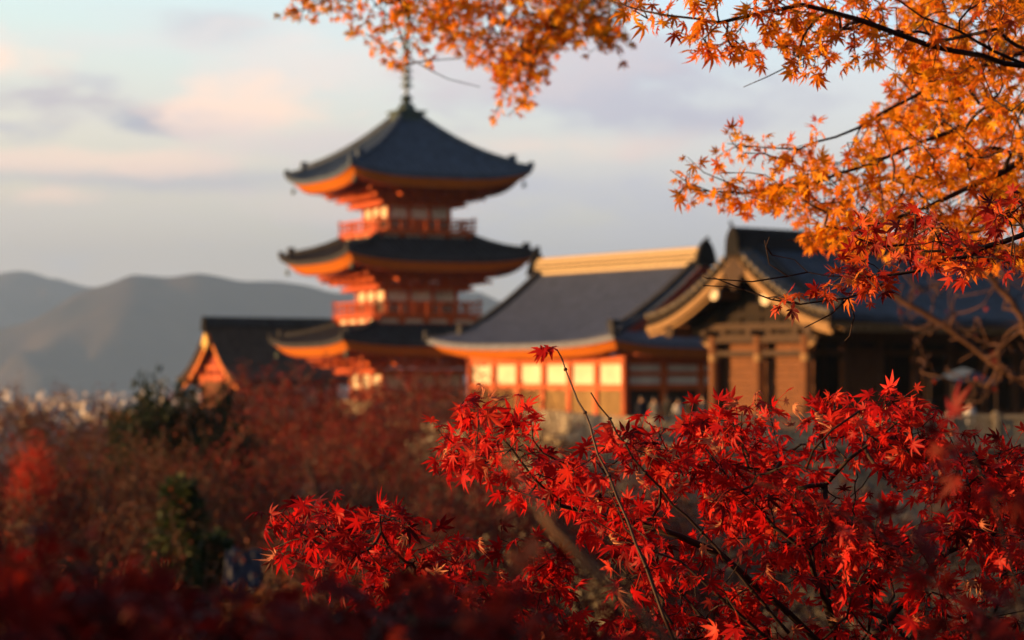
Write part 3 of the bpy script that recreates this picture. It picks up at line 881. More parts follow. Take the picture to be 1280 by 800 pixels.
def ground_z(x, y):
    x = np.asarray(x, float); y = np.asarray(y, float)
    b = smooth_interp(y, [-60, 1.5, 5, 10, 20, 35, 60, 90, 150, 260, 700, 60000],
                      [0, 0, -0.9, -3.2, -6.0, -8.2, -8.8, -8.4, -8.0, -12, -46, -46])
    far = np.clip((y - 500) / 300, 0, 1)
    n = 0.35 * np.sin(x * 0.21 + y * 0.13) + 0.25 * np.sin(x * 0.53 - y * 0.37) + 0.12 * np.sin(x * 1.3 + y * 0.9)
    return b + n * np.clip((y - 3) / 12, 0, 1) * (1 - far)


def ground():
    ys = np.concatenate([np.linspace(-60, 0, 7)[:-1], np.linspace(0, 40, 60), np.linspace(41, 200, 100), np.geomspace(205, 14200, 40)])
    xs = np.concatenate([-np.geomspace(120, 3550, 20)[::-1], np.linspace(-110, 110, 150), np.geomspace(120, 3850, 20)])
    X, Y = np.meshgrid(xs, ys); Z = ground_z(X, Y)
    V = np.stack([X, Y, Z], -1).reshape(-1, 3); a, b = X.shape
    i = np.arange(a - 1)[:, None] * b + np.arange(b - 1)[None]
    F = np.stack([i, i + 1, i + b + 1, i + b], -1).reshape(-1, 4)
    m = mat('leaf_littered_earth', (0.050, 0.030, 0.020), 0.95, 0.1, var=0.5, scale=0.7, bump=0.6, bscale=4, col2=(0.12, 0.055, 0.028))
    tag(np_mesh('ground', V, F, 4, m, smooth=True), kind='structure')


ground()


def terrace():
    pts = [(70, 92.4), (6.4, 92.4), (4.2, 94.5), (0.5, 118), (-7, 140), (-20, 160), (-31, 185), (-33, 250), (70, 250)]
    v = [(x, y, -1.0) for x, y in pts] + [(x, y, -11.0) for x, y in pts]
    n = len(pts)
    me = bpy.data.meshes.new('terrace'); me.from_pydata(v, [], [tuple(range(n))[::-1]] + [(i, (i + 1) % n, n + (i + 1) % n, n + i) for i in range(n)]); me.update()
    m = mat('packed_gravel', (0.11, 0.09, 0.07), 0.95, 0.15, var=0.2, scale=1.2, bump=0.3, bscale=30)
    me.materials.append(m)
    me.materials.append(bpy.data.materials['leaf_littered_earth'])
    for p in me.polygons: p.material_index = 0 if abs(p.normal.z) > 0.5 else 1
    o = bpy.data.objects.new('terrace', me); COL.objects.link(o); tag(o, kind='structure')


terrace()


def unseen_hillside():
    # unseen wooded mountainside, added behind and right of the viewpoint to cut sky light
    xs = np.linspace(-70, 320, 60); ys = np.linspace(-190, 190, 60)
    X, Y = np.meshgrid(xs, ys)
    d = np.maximum(-12 - Y, (X - 48) * np.clip((Y + 40) / 30, 0, 1))
    d = np.maximum(d, np.minimum(-12 - Y + 10, X - 48))
    u = np.clip(d / 90, 0, 1); Z = -9.5 + 8.8 * np.clip((d + 12) / 12, 0, 1) + 70 * u ** 0.85
    Z *= np.clip((X + 62) / 30, 0, 1) ** 0.5; Z -= 12 * (1 - np.clip((X + 62) / 30, 0, 1))
    Z += np.where(d > 2, 1.6 * np.sin(X * 0.4) * np.sin(Y * 0.37) + 1.2 * np.sin(X * 0.9 + Y * 0.7), 0)
    V = np.stack([X, Y, Z], -1).reshape(-1, 3); a, b = X.shape
    i = np.arange(a - 1)[:, None] * b + np.arange(b - 1)[None]
    F = np.stack([i, i + 1, i + b + 1, i + b], -1).reshape(-1, 4)
    keep = (d.reshape(-1)[F] > -4).all(1)
    m = mat('wooded_slope', (0.035, 0.030, 0.018), 0.95, 0.1, var=0.5, scale=0.2)
    tag(np_mesh('unseen_hillside', V, F[keep], 4, m, smooth=True), kind='structure')


unseen_hillside()


def masonry():
    m = bpy.data.materials.new('rough_stone_masonry'); m.use_nodes = True
    n = m.node_tree.nodes; L = m.node_tree.links; b = n['Principled BSDF']
    tc = n.new('ShaderNodeTexCoord'); vo = n.new('ShaderNodeTexVoronoi'); ve = n.new('ShaderNodeTexVoronoi')
    ve.feature = 'DISTANCE_TO_EDGE'
    for q in (vo, ve): L.new(tc.outputs['Object'], q.inputs['Vector']); q.inputs['Scale'].default_value = 1.5
    cr = n.new('ShaderNodeValToRGB'); L.new(vo.outputs['Color'], cr.inputs[0]); ce = cr.color_ramp.elements
    ce[0].position = 0.1; ce[0].color = (0.13, 0.12, 0.10, 1); ce[1].position = 0.9; ce[1].color = (0.36, 0.32, 0.25, 1)
    L.new(cr.outputs[0], b.inputs['Base Color']); b.inputs['Roughness'].default_value = 0.9
    mr = n.new('ShaderNodeMapRange'); mr.inputs[2].default_value = 0.12; L.new(ve.outputs[0], mr.inputs[0])
    bp = n.new('ShaderNodeBump'); bp.inputs['Strength'].default_value = 1.0; bp.inputs['Distance'].default_value = 0.12
    L.new(mr.outputs[0], bp.inputs['Height']); L.new(bp.outputs[0], b.inputs['Normal'])
    return m


M['masonry'] = masonry()


def retaining_wall():
    b = MB()
    path = [(70, 92.0), (30, 92.0), (6.4, 92.0), (4.6, 92.9), (3.6, 95), (0.1, 118), (-7.3, 139.6)]
    rows = []
    for h in np.linspace(0, 1, 9):
        bat = 1.6 * (1 - h) ** 1.5
        row = []
        for i, (x, y) in enumerate(path):
            p = Vector(path[max(i - 1, 0)]); q = Vector(path[min(i + 1, len(path) - 1)]); t = (q - p).normalized()
            nn = Vector((-t.y, t.x))
            nn = nn if nn.y < 0 or nn.x < -0.5 else -nn
            row.append((x + nn.x * bat, y + nn.y * bat, -10.5 + 9.4 * h))
        rows.append(row)
    b.grid(rows)
    w = b.build('retaining_wall', M['masonry'])
    tag(w, 'battered wall of rough stones holding up the terrace behind the red maple', 'stone wall')
    c = MB()
    for i in range(len(path) - 1):
        p, q = path[i], path[i + 1]
        c.bar((p[0], p[1], -1.02), (q[0], q[1], -1.02), 0.7, 0.2)
    c.build('coping', M['stone'], w)


retaining_wall()


def balustrade():
    t = thing('stone_balustrade', (6.2, 92.25, -0.92), 0, 'low pale stone fence with close upright slats along the terrace edge', 'fence')
    n = 9; step = 1.75
    for i in range(n + 1):
        b = MB(); x = i * step; b.box(x - 0.13, x + 0.13, -0.13, 0.13, 0, 1.12)
        b.add([(x - 0.16, -0.16, 1.12), (x + 0.16, -0.16, 1.12), (x + 0.16, 0.16, 1.12), (x - 0.16, 0.16, 1.12), (x, 0, 1.26)], [(0, 1, 4), (1, 2, 4), (2, 3, 4), (3, 0, 4), (3, 2, 1, 0)])
        b.build('post', M['stone'], t, bevel=0.02)
        if i == n: break
        r = MB(); r.box(x + 0.13, x + step - 0.13, -0.11, 0.11, 0.94, 1.10); r.box(x + 0.13, x + step - 0.13, -0.09, 0.09, 0.12, 0.24)
        for k in range(6):
            xx = x + 0.33 + k * (step - 0.66) / 5; r.box(xx - 0.07, xx + 0.07, -0.06, 0.06, 0.24, 0.94)
        r.build('slat_panel', M['stone'], t)
    # the plain parapet that curves away at the left end
    b = MB(); pts = [(0, 0), (-0.5, 0.1), (-1.2, 0.5), (-1.8, 1.3), (-2.3, 2.6), (-5.6, 25.6)]
    for p, q in zip(pts[:-1], pts[1:]): b.bar((p[0], p[1], 0.5), (q[0], q[1], 0.5), 0.3, 1.0)
    b.build('parapet', M['masonry'], t)


balustrade()


def hills(name, D, prof, depth, seed, amp):
    rng = np.random.default_rng(seed)
    xs = np.linspace(-3500, 3800, 300); ys = np.linspace(D - depth * 0.62, D + depth, 80)
    X, Y = np.meshgrid(xs, ys)
    px = 640 + X / D * FPX
    ridge = np.interp(px, [p[0] for p in prof], [(HOR - p[1]) / FPX * D for p in prof])
    v = (Y - D) / depth
    f = np.where(v < 0, np.clip(1 + v / 0.62, 0, 1) ** 0.9, np.clip(1 - v, 0, 1))
    f = f * f * (3 - 2 * f) * 0.35 + f * 0.65
    N = np.zeros_like(X)
    for k in range(26):
        w = 10 ** rng.uniform(2.3, 3.35); a = rng.uniform(-0.7, 0.7); ph = rng.uniform(0, 6.28)
        N += (w / 1500) ** 0.9 * (1 - 2 * np.abs(np.sin((X * np.cos(a) + Y * np.sin(a)) * np.pi / w + ph)))
    N /= 3.0
    Z = -46 + (ridge + 46) * f + amp * N * np.clip(f * 3, 0, 1) * np.clip(1.1 - f, 0.07, 1)
    V = np.stack([X, Y, Z], -1).reshape(-1, 3); a, b = X.shape
    i = np.arange(a - 1)[:, None] * b + np.arange(b - 1)[None]
    F = np.stack([i, i + 1, i + b + 1, i + b], -1).reshape(-1, 4)
    m = M.get('forest') or mat('forested_slope', (0.045, 0.045, 0.028), 0.95, 0.1, var=0.45, scale=0.004, col2=(0.10, 0.075, 0.045))
    M['forest'] = m
    tag(np_mesh(name, V, F, 4, m, smooth=True), kind='structure')


hills('hills', 8000, [(-900, 400), (-300, 392), (0, 384), (50, 372), (100, 350), (165, 338), (210, 344), (250, 341), (300, 347), (345, 343), (420, 350), (520, 340), (600, 342), (650, 360), (720, 388), (900, 410), (1300, 418), (2600, 420)], 2000, 3, 210)
hills('mountains', 11500, [(-900, 330), (-200, 322), (0, 331), (30, 334), (60, 340), (75, 338), (110, 348), (200, 360), (600, 372), (1300, 376), (2600, 380)], 2600, 5, 220)


# ------------------------------------------------------------------ city far below
def city():
    mats = [mat('city_wall_%s' % k, c, 0.8, 0.3, var=0.1, scale=0.1) for k, c in (('white', (0.66, 0.60, 0.53)), ('cream', (0.46, 0.39, 0.31)), ('grey', (0.22, 0.21, 0.21)), ('tan', (0.26, 0.20, 0.16)))]
    rm = mat('city_roof', (0.14, 0.14, 0.15), 0.8, 0.3, var=0.2, scale=0.1)
    protos = []
    for k in range(8):
        w, d, h = [(14, 11, 9), (20, 12, 14), (11, 11, 7), (26, 13, 18), (16, 14, 24), (30, 14, 12), (12, 9, 8), (18, 18, 16)][k]
        b = MB(); b.box(-w / 2, w / 2, -d / 2, d / 2, 0, h)
        if k in (1, 3, 4, 7):
            b.box(-w / 4, w / 6, -d / 4, d / 4, h, h + 3.2); b.box(-w / 2 - .2, w / 2 + .2, -d / 2 - .2, -d / 2, h - .2, h + 0.9)
        for f in range(1, int(h / 3)):
            for q in range(int(w / 4)): b.box(-w / 2 + 1.2 + q * 4, -w / 2 + 3.2 + q * 4, -d / 2 - 0.25, -d / 2 + 0.1, f * 3 - 0.2, f * 3 + 0.3)
        if k in (0, 2, 6):
            b.add([(-w / 2 - .6, -d / 2 - .6, h + .05), (w / 2 + .6, -d / 2 - .6, h + .05), (w / 2 + .6, d / 2 + .6, h + .05), (-w / 2 - .6, d / 2 + .6, h + .05), (-w / 2 - .6, 0, h + 3), (w / 2 + .6, 0, h + 3)],
                  [(0, 1, 5, 4), (2, 3, 4, 5), (1, 2, 5), (3, 0, 4), (3, 2, 1, 0)])
        me = bpy.data.meshes.new('city_building'); me.from_pydata(b.v, [], b.f); me.update(); me.materials.append(mats[k % 4]); protos.append(me)
    rng = np.random.default_rng(4)
    for i in range(250):
        D = 10 ** rng.uniform(math.log10(2100), math.log10(6000))
        px = rng.uniform(-30, 300) if i < 225 else rng.uniform(300, 420)
        x = (px - 640) / FPX * D
        o = bpy.data.objects.new('city_building', protos[rng.integers(8)]); COL.objects.link(o)
        o.location = (x, D, float(ground_z(x, D)) - 0.2); o.rotation_euler = (0, 0, -0.8 + rng.normal(0, 0.12))
        s = rng.uniform(0.30, 0.62); o.scale = (s, s, s * rng.uniform(0.8, 1.5))
        tag(o, 'tiny pale building of the hazy city below the mountains', 'building', 'buildings of the far city')


city()


# ------------------------------------------------------------------ growing plants
def grow(root_paths, targets, seed=0, seg=3, bend=0.12, wlen=0.12, droop=0.0):
    """root_paths: list of (points, start radius hint); targets (n,3). Returns nodes pos,parent,is_tip"""
    rng = np.random.default_rng(seed)
    pos = []; par = []; plen = []
    def add(p, pa):
        pos.append(np.asarray(p, float)); par.append(pa)
        plen.append(0.0 if pa < 0 else plen[pa] + np.linalg.norm(pos[-1] - pos[pa])); return len(pos) - 1
    for pts in root_paths:
        pts = [np.asarray(p, float) for p in pts]
        if pos:
            A = np.array(pos); k = int(np.argmin(np.linalg.norm(A - pts[0], axis=1)))
        else: k = add(pts[0], -1)
        for a, b in zip(pts[:-1], pts[1:]):
            L = np.linalg.norm(b - a); n = max(2, int(L / 0.12) if L < 4 else 12)
            off = rng.normal(0, 1, 3) * L * bend * 0.35
            for i in range(1, n + 1):
                t = i / n
                k = add(a + (b - a) * t + off * math.sin(pi * t) + rng.normal(0, 1, 3) * L * 0.006, k)
    T = np.asarray(targets, float)
    A0 = np.array(pos)
    d0 = np.min(np.linalg.norm(T[:, None] - A0[None], axis=2), axis=1) if len(T) * len(A0) < 4e6 else np.linalg.norm(T - A0[0], axis=1)
    order = np.argsort(d0 * rng.uniform(0.7, 1.3, len(T)))
    cap = len(pos) + len(T) * (seg + 1) + 10
    P = np.zeros((cap, 3)); PL = np.zeros(cap); n0 = len(pos)
    P[:n0] = pos; PL[:n0] = plen; parent = list(par); n = n0; tips = []
    for ti in order:
        t = T[ti]
        d = np.linalg.norm(P[:n] - t, axis=1)
        k = int(np.argmin(d + wlen * PL[:n]))
        a = P[k].copy(); L = d[k]
        off = rng.normal(0, 1, 3) * L * bend; off[2] += L * droop
        for i in range(1, seg + 1):
            u = i / seg
            P[n] = a + (t - a) * u + off * math.sin(pi * u); PL[n] = PL[k] + L / seg
            parent.append(k); k = n; n += 1
        tips.append(k)
    return P[:n].copy(), np.array(parent), np.array(tips), n0


def radii(P, par, r_tip, r_max, expo=0.45):
    n = len(P); w = np.zeros(n); has = np.zeros(n, bool)
    has[par[par >= 0]] = True
    w[~has] = 1
    for i in range(n - 1, -1, -1):
        if par[i] >= 0: w[par[i]] += w[i]
    return np.minimum(r_max, r_tip * np.maximum(w, 1) ** expo)


def tubes(P, par, rad, sides=4, min_r=0.0):
    n = len(P); kids = [[] for _ in range(n)]
    for i, p in enumerate(par):
        if p >= 0: kids[p].append(i)
    V = []; F = []; cs = [(cos(2 * pi * j / sides), sin(2 * pi * j / sides)) for j in range(sides)]
    heads = [(i, -1) for i in range(n) if par[i] < 0]
    nv = 0
    while heads:
        i, frm = heads.pop(); chain = [i] if frm < 0 else [frm, i]
        while kids[chain[-1]]:
            ks = sorted(kids[chain[-1]], key=lambda q: -rad[q])
            for q in ks[1:]: heads.append((q, chain[-1]))
            chain.append(ks[0])
        if len(chain) < 2: continue
        pts = P[chain]; k = len(chain)
        r = rad[chain].copy()
        if frm >= 0: r[0] = min(r[0], r[1] * 1.3)
        d = np.gradient(pts, axis=0); d /= (np.linalg.norm(d, axis=1, keepdims=True) + 1e-9)
        ref = np.array([0.31, 0.22, 0.92]) if abs(d[0][2]) < 0.8 else np.array([0.9, 0.3, 0.1])
        a = np.cross(d, ref); a /= (np.linalg.norm(a, axis=1, keepdims=True) + 1e-9); b = np.cross(d, a)
        ring = np.stack([pts + (a * c + b * s) * r[:, None] for c, s in cs], 1)
        V.append(ring.reshape(-1, 3))
        q = np.arange(k - 1)[:, None] * sides + np.arange(sides)[None]
        q2 = np.arange(k - 1)[:, None] * sides + (np.arange(sides)[None] + 1) % sides
        F.append((np.stack([q, q2, q2 + sides, q + sides], -1) + nv).reshape(-1, 4)); nv += k * sides
    return np.concatenate(V), np.concatenate(F)


def maple_leaf(lobes=7, curl=0.25, fold=0.25, seed=0, narrow=1.0):
    """one palmate leaf, unit length along +x from the petiole joint, normal +z"""
    rng = np.random.default_rng(seed)
    if lobes == 7: ang = np.radians([-128, -82, -40, 0, 40, 82, 128]); ln = np.array([0.40, 0.74, 0.95, 1.0, 0.95, 0.74, 0.40])
    else: ang = np.radians([-100, -48, 0, 48, 100]); ln = np.array([0.62, 0.92, 1.0, 0.92, 0.62])
    ang = ang + rng.normal(0, 0.06, len(ang)); ln = ln * rng.uniform(0.88, 1.08, len(ang))
    V = [(0, 0, 0)]; F = []
    gaps = [(ang[i] + ang[i + 1]) / 2 for i in range(len(ang) - 1)]
    gr = [0.27 * min(ln[i], ln[i + 1]) + 0.03 for i in range(len(ang) - 1)]
    g = [(ang[0] - 0.35, 0.12)] + list(zip(gaps, gr)) + [(ang[-1] + 0.35, 0.12)]
    gi = []
    for a, r in g: V.append((r * cos(a), r * sin(a), 0)); gi.append(len(V) - 1)
    for i, (a, l) in enumerate(zip(ang, ln)):
        hw = 0.138 * l * narrow
        def pt(r, w): return (r * cos(a) - w * sin(a), r * sin(a) + w * cos(a), 0)
        b0 = len(V)
        V += [pt(l * 0.52, -hw), pt(l * 0.50, 0), pt(l * 0.52, hw), pt(l, 0)]
        F += [(0, gi[i], b0), (0, b0, b0 + 1), (0, b0 + 1, b0 + 2), (0, b0 + 2, gi[i + 1]), (b0, b0 + 3, b0 + 1), (b0 + 1, b0 + 3, b0 + 2)]
    V = np.array(V, float)
    r = np.linalg.norm(V[:, :2], axis=1)
    # ribs sit lower than lobe edges; lobes bend down towards the tip
    rib = np.zeros(len(V))
    for i in range(len(ang)): b0 = 1 + len(g) + i * 4; rib[[b0, b0 + 2]] = fold * 0.16
    for k in gi: rib[k] += fold * 0.10
    V[:, 2] = rib - curl * r ** 2 * (1 + rng.normal(0, 0.25, len(V)) * 0.5)
    if curl > 0.6:       # a shrivelling leaf also closes sideways
        V[:, 1] *= np.clip(1.15 - curl * 0.55 * r, 0.25, 1)
    return V, np.array(F)


LEAVES = [maple_leaf(7, c, f, s, nw) for c, f, s, nw in ((0.15, 0.3, 1, 1.0), (0.3, 0.4, 2, 0.9), (0.45, 0.3, 3, 1.1), (0.25, 0.5, 4, 0.85), (0.7, 0.6, 5, 0.8), (0.35, 0.2, 6, 1.0))]
CURLED = [maple_leaf(7, 1.3, 0.9, 8, 0.6), maple_leaf(7, 1.0, 0.9, 9, 0.55)]
LEAVES5 = [maple_leaf(5, 0.25, 0.3, 1, 1.15), maple_leaf(5, 0.4, 0.3, 2, 1.1)]


def scatter_leaves(C, AX, NR, S, tint, variants, rng):
    """C centres, AX leaf axis, NR rough normals, S sizes"""
    AX = AX / (np.linalg.norm(AX, axis=1, keepdims=True) + 1e-9)
    Y = np.cross(NR, AX); Y /= (np.linalg.norm(Y, axis=1, keepdims=True) + 1e-9)
    Z = np.cross(AX, Y)
    which = rng.integers(0, len(variants), len(C))
    Vs = []; Fs = []; Ts = []; nv = 0
    for k, (V, F) in enumerate(variants):
        idx = np.nonzero(which == k)[0]
        if not len(idx): continue
        B = np.stack([AX[idx], Y[idx], Z[idx]], 1) * S[idx][:, None, None]
        W_ = np.einsum('vk,nkj->nvj', V, B) + C[idx][:, None, :]
        Vs.append(W_.reshape(-1, 3)); m = len(V)
        Fs.append((F[None] + (np.arange(len(idx)) * m)[:, None, None] + nv).reshape(-1, 3)); nv += len(idx) * m
        Ts.append(np.repeat(tint[idx], m))
    return np.concatenate(Vs), np.concatenate(Fs), np.concatenate(Ts)


def leafy(P, par, tips, per_tip, size, rng, mat_leaf, parent, variants, spread=0.05, tint=(0.5, 0.25), up=0.6, droop=0.35, back=2, petiole_r=0.0006, pet_mat=None, face=0.35):
    """leaves on petioles round each twig tip and the nodes just behind it"""
    src = []; dirs = []
    for t in tips:
        k = t
        for b in range(back):
            p = par[k]
            if p < 0: break
            d = P[k] - P[p]; d /= (np.linalg.norm(d) + 1e-9)
            m = per_tip if b == 0 else max(1, per_tip // 2)
            m = int(m) + (rng.random() < (m - int(m)))
            for _ in range(m): src.append(P[k] + (P[p] - P[k]) * rng.uniform(0, 0.8)); dirs.append(d)
            k = p
    src = np.array(src); dirs = np.array(dirs); n = len(src)
    out = dirs * rng.uniform(0.1, 0.9, (n, 1)) + rng.normal(0, 0.65, (n, 3))
    out[:, 2] -= droop * 0.5; out /= np.linalg.norm(out, axis=1, keepdims=True)
    pl = rng.uniform(0.5, 1.2, (n, 1)) * spread
    C = src + out * pl
    ax = out + rng.normal(0, 0.35, (n, 3)); ax[:, 2] -= droop
    nr = rng.normal(0, 0.75, (n, 3)); nr[:, 2] += up; nr[:, 1] -= face
    S = size * rng.uniform(0.55, 1.25, n)
    ti = np.clip(rng.normal(tint[0], tint[1], n), 0, 1)
    V, F, T = scatter_leaves(C, ax, nr, S, ti, variants, rng)
    if pet_mat is not None:
        # petioles: three-sided slivers in the same mesh
        a = np.cross(out, [0.3, 0.1, 0.9]); a /= (np.linalg.norm(a, axis=1, keepdims=True) + 1e-9); b = np.cross(out, a)
        r = petiole_r
        Vp = np.stack([src + a * r, src - a * r * 0.5 + b * r, src - a * r * 0.5 - b * r, C + a * r, C - a * r * 0.5 + b * r, C - a * r * 0.5 - b * r], 1).reshape(-1, 3)
        q = np.arange(n)[:, None, None] * 6 + np.array([[0, 1, 4], [0, 4, 3], [1, 2, 5], [1, 5, 4], [2, 0, 3], [2, 3, 5]])[None]
        F = np.concatenate([F, q.reshape(-1, 3) + len(V)]); V = np.concatenate([V, Vp]); T = np.concatenate([T, np.repeat(np.clip(ti + 0.25, 0, 1), 6)])
    return np_mesh('foliage', V, F, 3, mat_leaf, parent, tint=T)


def inside(poly, x, y):
    n = len(poly); c = np.zeros(len(x), bool); j = n - 1
    for i in range(n):
        xi, yi = poly[i]; xj, yj = poly[j]
        c ^= ((yi > y) != (yj > y)) & (x < (xj - xi) * (y - yi) / (yj - yi + 1e-9) + xi); j = i
    return c


def fill_poly(poly, n, d0, d1, rng, clump=0.0):
    """points inside a crown whose outline is given by photo rays, at depths d0..d1"""
    xs = [p[0] for p in poly]; ys = [p[1] for p in poly]
    out = []
    while len(out) < n:
        x = rng.uniform(min(xs), max(xs), 4 * n); y = rng.uniform(min(ys), max(ys), 4 * n)
        ok = inside(poly, x, y)
        if clump:
            q = np.sin(x * 0.045 + 1.3) * np.sin(y * 0.055 + 0.4) + 0.6 * np.sin(x * 0.021 - y * 0.03)
            ok &= (q * clump + rng.normal(0, 0.6, len(x))) > -0.35
        for a, b in zip(x[ok], y[ok]):
            out.append(PW(a, b, rng.uniform(d0, d1)))
            if len(out) >= n: break
    return np.array(out)


def spine(pts):
    """pts (px,py,depth)"""
    return [PW(*p) for p in pts]


def along(pts, n, width, rng, dd=0.3, taper=True):
    """twig targets scattered about a spine of (px,py,depth)"""
    P = np.array(spine(pts)); seg = np.linalg.norm(np.diff(P, axis=0), axis=1); c = np.concatenate([[0], np.cumsum(seg)])
    t = rng.uniform(0.0, 1, n) * c[-1]
    Q = np.stack([np.interp(t, c, P[:, k]) for k in range(3)], 1)
    return Q + rng.normal(0, 1, (n, 3)) * np.array([width, dd, width * 0.8])


def bough(tree, name, paths, targets, seed, r_tip, r_max, bark, sides=5, **kw):
    lk = {k: kw.pop(k) for k in list(kw) if k in ('per_tip', 'size', 'leaf', 'variants', 'spread', 'tint', 'up', 'droop', 'back', 'pet', 'face', 'petiole_r')}
    rng = np.random.default_rng(seed + 100)
    P, par, tips, n0 = grow(paths, targets, seed, **kw)
    rad = radii(P, par, r_tip, r_max)
    V, F = tubes(P, par, rad, sides)
    b = np_mesh(name, V, F, 4, bark, tree, smooth=True)
    if lk.get('leaf') is not None:
        leafy(P, par, tips, lk.get('per_tip', 3), lk.get('size', 0.03), rng, lk['leaf'], b, lk.get('variants', LEAVES),
              lk.get('spread', 0.03), lk.get('tint', (0.5, 0.25)), lk.get('up', 0.6), lk.get('droop', 0.35), lk.get('back', 2), lk.get('petiole_r', 0.0006), lk.get('pet'), lk.get('face', 0.35))
    return b, (P, par, tips)


M['stalk_red'] = mat('red_leaf_stalk', (0.45, 0.10, 0.07), 0.5, 0.4, var=0.3, scale=60)
M['stalk_orange'] = mat('orange_leaf_stalk', (0.40, 0.12, 0.04), 0.5, 0.4, var=0.3, scale=60)
M['dry_leaf'] = leaf_mat('dry_curled_leaf', [(0.35, 0.10, 0.06), (0.55, 0.20, 0.12), (0.62, 0.30, 0.16)], 0.4)


# ------------------------------------------------------------------ red maple in the foreground
def build_red_maple():
    rng = np.random.default_rng(21)
    base = PW(1090, 1500, 5.2); base[2] = float(ground_z(base[0], base[1])) - 0.05
    t = thing('red_maple', tuple(base), 0, 'brilliant red maple in sharp focus across the lower right foreground', 'maple tree')
    off = base
    def L(pts): return [PW(*p) - off for p in pts]
    tr = MB(); tp = [np.zeros(3), PW(1085, 1150, 5.2) - off, PW(1075, 940, 5.1) - off, PW(1060, 830, 5.0) - off]
    tr.tube(tp, [0.05, 0.038, 0.028, 0.018], 10); tr.build('trunk', M['barkd'], t, smooth=True)
    R1 = [(535, 565), (562, 500), (600, 478), (650, 500), (700, 528), (745, 548), (800, 525), (850, 522), (900, 497), (958, 490), (1010, 505), (1060, 505), (1100, 488), (1160, 502), (1200, 540), (1285, 535), (1300, 660), (1300, 690), (900, 690), (740, 670), (690, 640), (610, 600)]
    R2 = [(322, 650), (372, 622), (440, 640), (520, 635), (560, 690), (630, 660), (700, 690), (780, 830), (420, 830), (395, 740), (335, 700)]
    R3 = [(740, 660), (900, 670), (1300, 660), (1300, 840), (780, 840)]
    kw = dict(leaf=M['red_leaf'], pet=M['stalk_red'], size=0.0325, spread=0.034, seg=3, bend=0.10, face=0.08, droop=0.55, up=0.7)
    # right-hand boughs
    s1 = L([(1060, 830, 4.9), (1010, 690, 4.5), (940, 625, 4.5), (882, 560, 4.6)])
    s2 = L([(1000, 640, 4.9), (1060, 575, 4.8), (1120, 528, 4.8), (1165, 518, 4.8)])
    s3 = L([(1060, 830, 5.0), (1180, 690, 4.9), (1290, 640, 4.9)])
    tg = np.concatenate([fill_poly([p for p in R1], 455, 4.4, 5.6, rng, 1.15)]) - off
    right = tg[:, 0] + off[0] > (860 - 640) / FPX * 4.9
    kw.pop('droop'); kw['up'] = 0.65
    bough(t, 'bough', [s1, s2, s3], tg[right], 31, 0.0011, 0.011, M['barkd'], per_tip=3.4, tint=(0.54, 0.27), **kw)
    # left-hand bough
    s4 = L([(1075, 860, 5.05), (980, 760, 4.95), (900, 692, 4.9), (800, 655, 4.85), (700, 632, 4.8), (640, 560, 4.75), (600, 515, 4.75)])
    s5 = L([(800, 655, 4.85), (745, 560, 4.8), (700, 500, 4.8)])
    bough(t, 'bough', [s4], tg[~right], 32, 0.0011, 0.011, M['barkd'], per_tip=3.4, tint=(0.52, 0.25), **kw)
    # lower bough
    tg = fill_poly(R3, 235, 4.4, 5.6, rng, 1.2) - off
    s6 = L([(1075, 900, 5.05), (960, 800, 4.5), (850, 700, 4.45), (740, 650, 4.5)])
    s7 = L([(1075, 880, 5.05), (1190, 790, 4.8), (1290, 760, 4.7)])
    bough(t, 'bough', [s6, s7], tg, 33, 0.0011, 0.012, M['barkd'], per_tip=2.6, tint=(0.42, 0.25), **kw)
    # lower left bough
    tg = fill_poly(R2, 235, 4.5, 5.4, rng, 0.9) - off
    s8 = L([(1075, 960, 5.05), (860, 860, 4.95), (640, 790, 4.9), (500, 720, 4.85), (400, 670, 4.8)])
    bough(t, 'bough', [s8], tg, 34, 0.0011, 0.011, M['barkd'], per_tip=3.4, tint=(0.30, 0.2), **kw)
    # long bare shoots that rise out of the crown
    def shoot(pts, r0, seed, leaves=0, **k2):
        P = np.array(L(pts)); b = MB(); n = 18; c = np.linspace(0, len(P) - 1, n)
        Q = [np.array([np.interp(u, range(len(P)), P[:, k]) for k in range(3)]) for u in c]
        rr = np.random.default_rng(seed)
        Q = [q + rr.normal(0, 0.0016, 3) for q in Q]
        b.tube(Q, [r0 * (1 - 0.62 * i / (n - 1)) for i in range(n)], 7)
        for i in range(3, n, 4): b.tube([Q[i] - (Q[i] - Q[i - 1]) * 0.07, Q[i] + (Q[i] - Q[i - 1]) * 0.07], r0 * 1.15, 7)
        return b.build('shoot', M['barkd'] if leaves == 0 else M['stem'], t, smooth=True), Q
    M['stem'] = mat('young_red_stem', (0.035, 0.014, 0.012), 0.5, 0.4, var=0.3, scale=40)
    o, Q = shoot([(842, 800, 4.25), (792, 670, 4.28), (745, 555, 4.32), (718, 490, 4.36), (697, 436, 4.4)], 0.0033, 1, 1)
    C = Q[-1] + np.array([[-0.006, 0, 0.002], [-0.014, 0.004, 0.0], [-0.02, -0.004, -0.003], [-0.026, 0.003, -0.004]]); n = 4
    V, F, T = scatter_leaves(C, np.array([[-1, 0.2, -0.15], [-1, -0.4, -0.2], [-0.8, 0.5, -0.25], [-1, 0, -0.1]]), np.array([[0.1, -0.5, 1]] * n) + rng.normal(0, 0.2, (n, 3)), np.array([0.036, 0.034, 0.036, 0.03]), np.array([0.5, 0.6, 0.4, 0.55]), LEAVES[1:3], rng)
    np_mesh('foliage', V, F, 3, M['red_leaf'], o, tint=T)
    shoot([(985, 790, 4.5), (900, 690, 4.48), (800, 585, 4.45), (740, 492, 4.45)], 0.0035, 2)
    shoot([(838, 780, 4.3), (800, 690, 4.3), (762, 615, 4.32)], 0.003, 3)
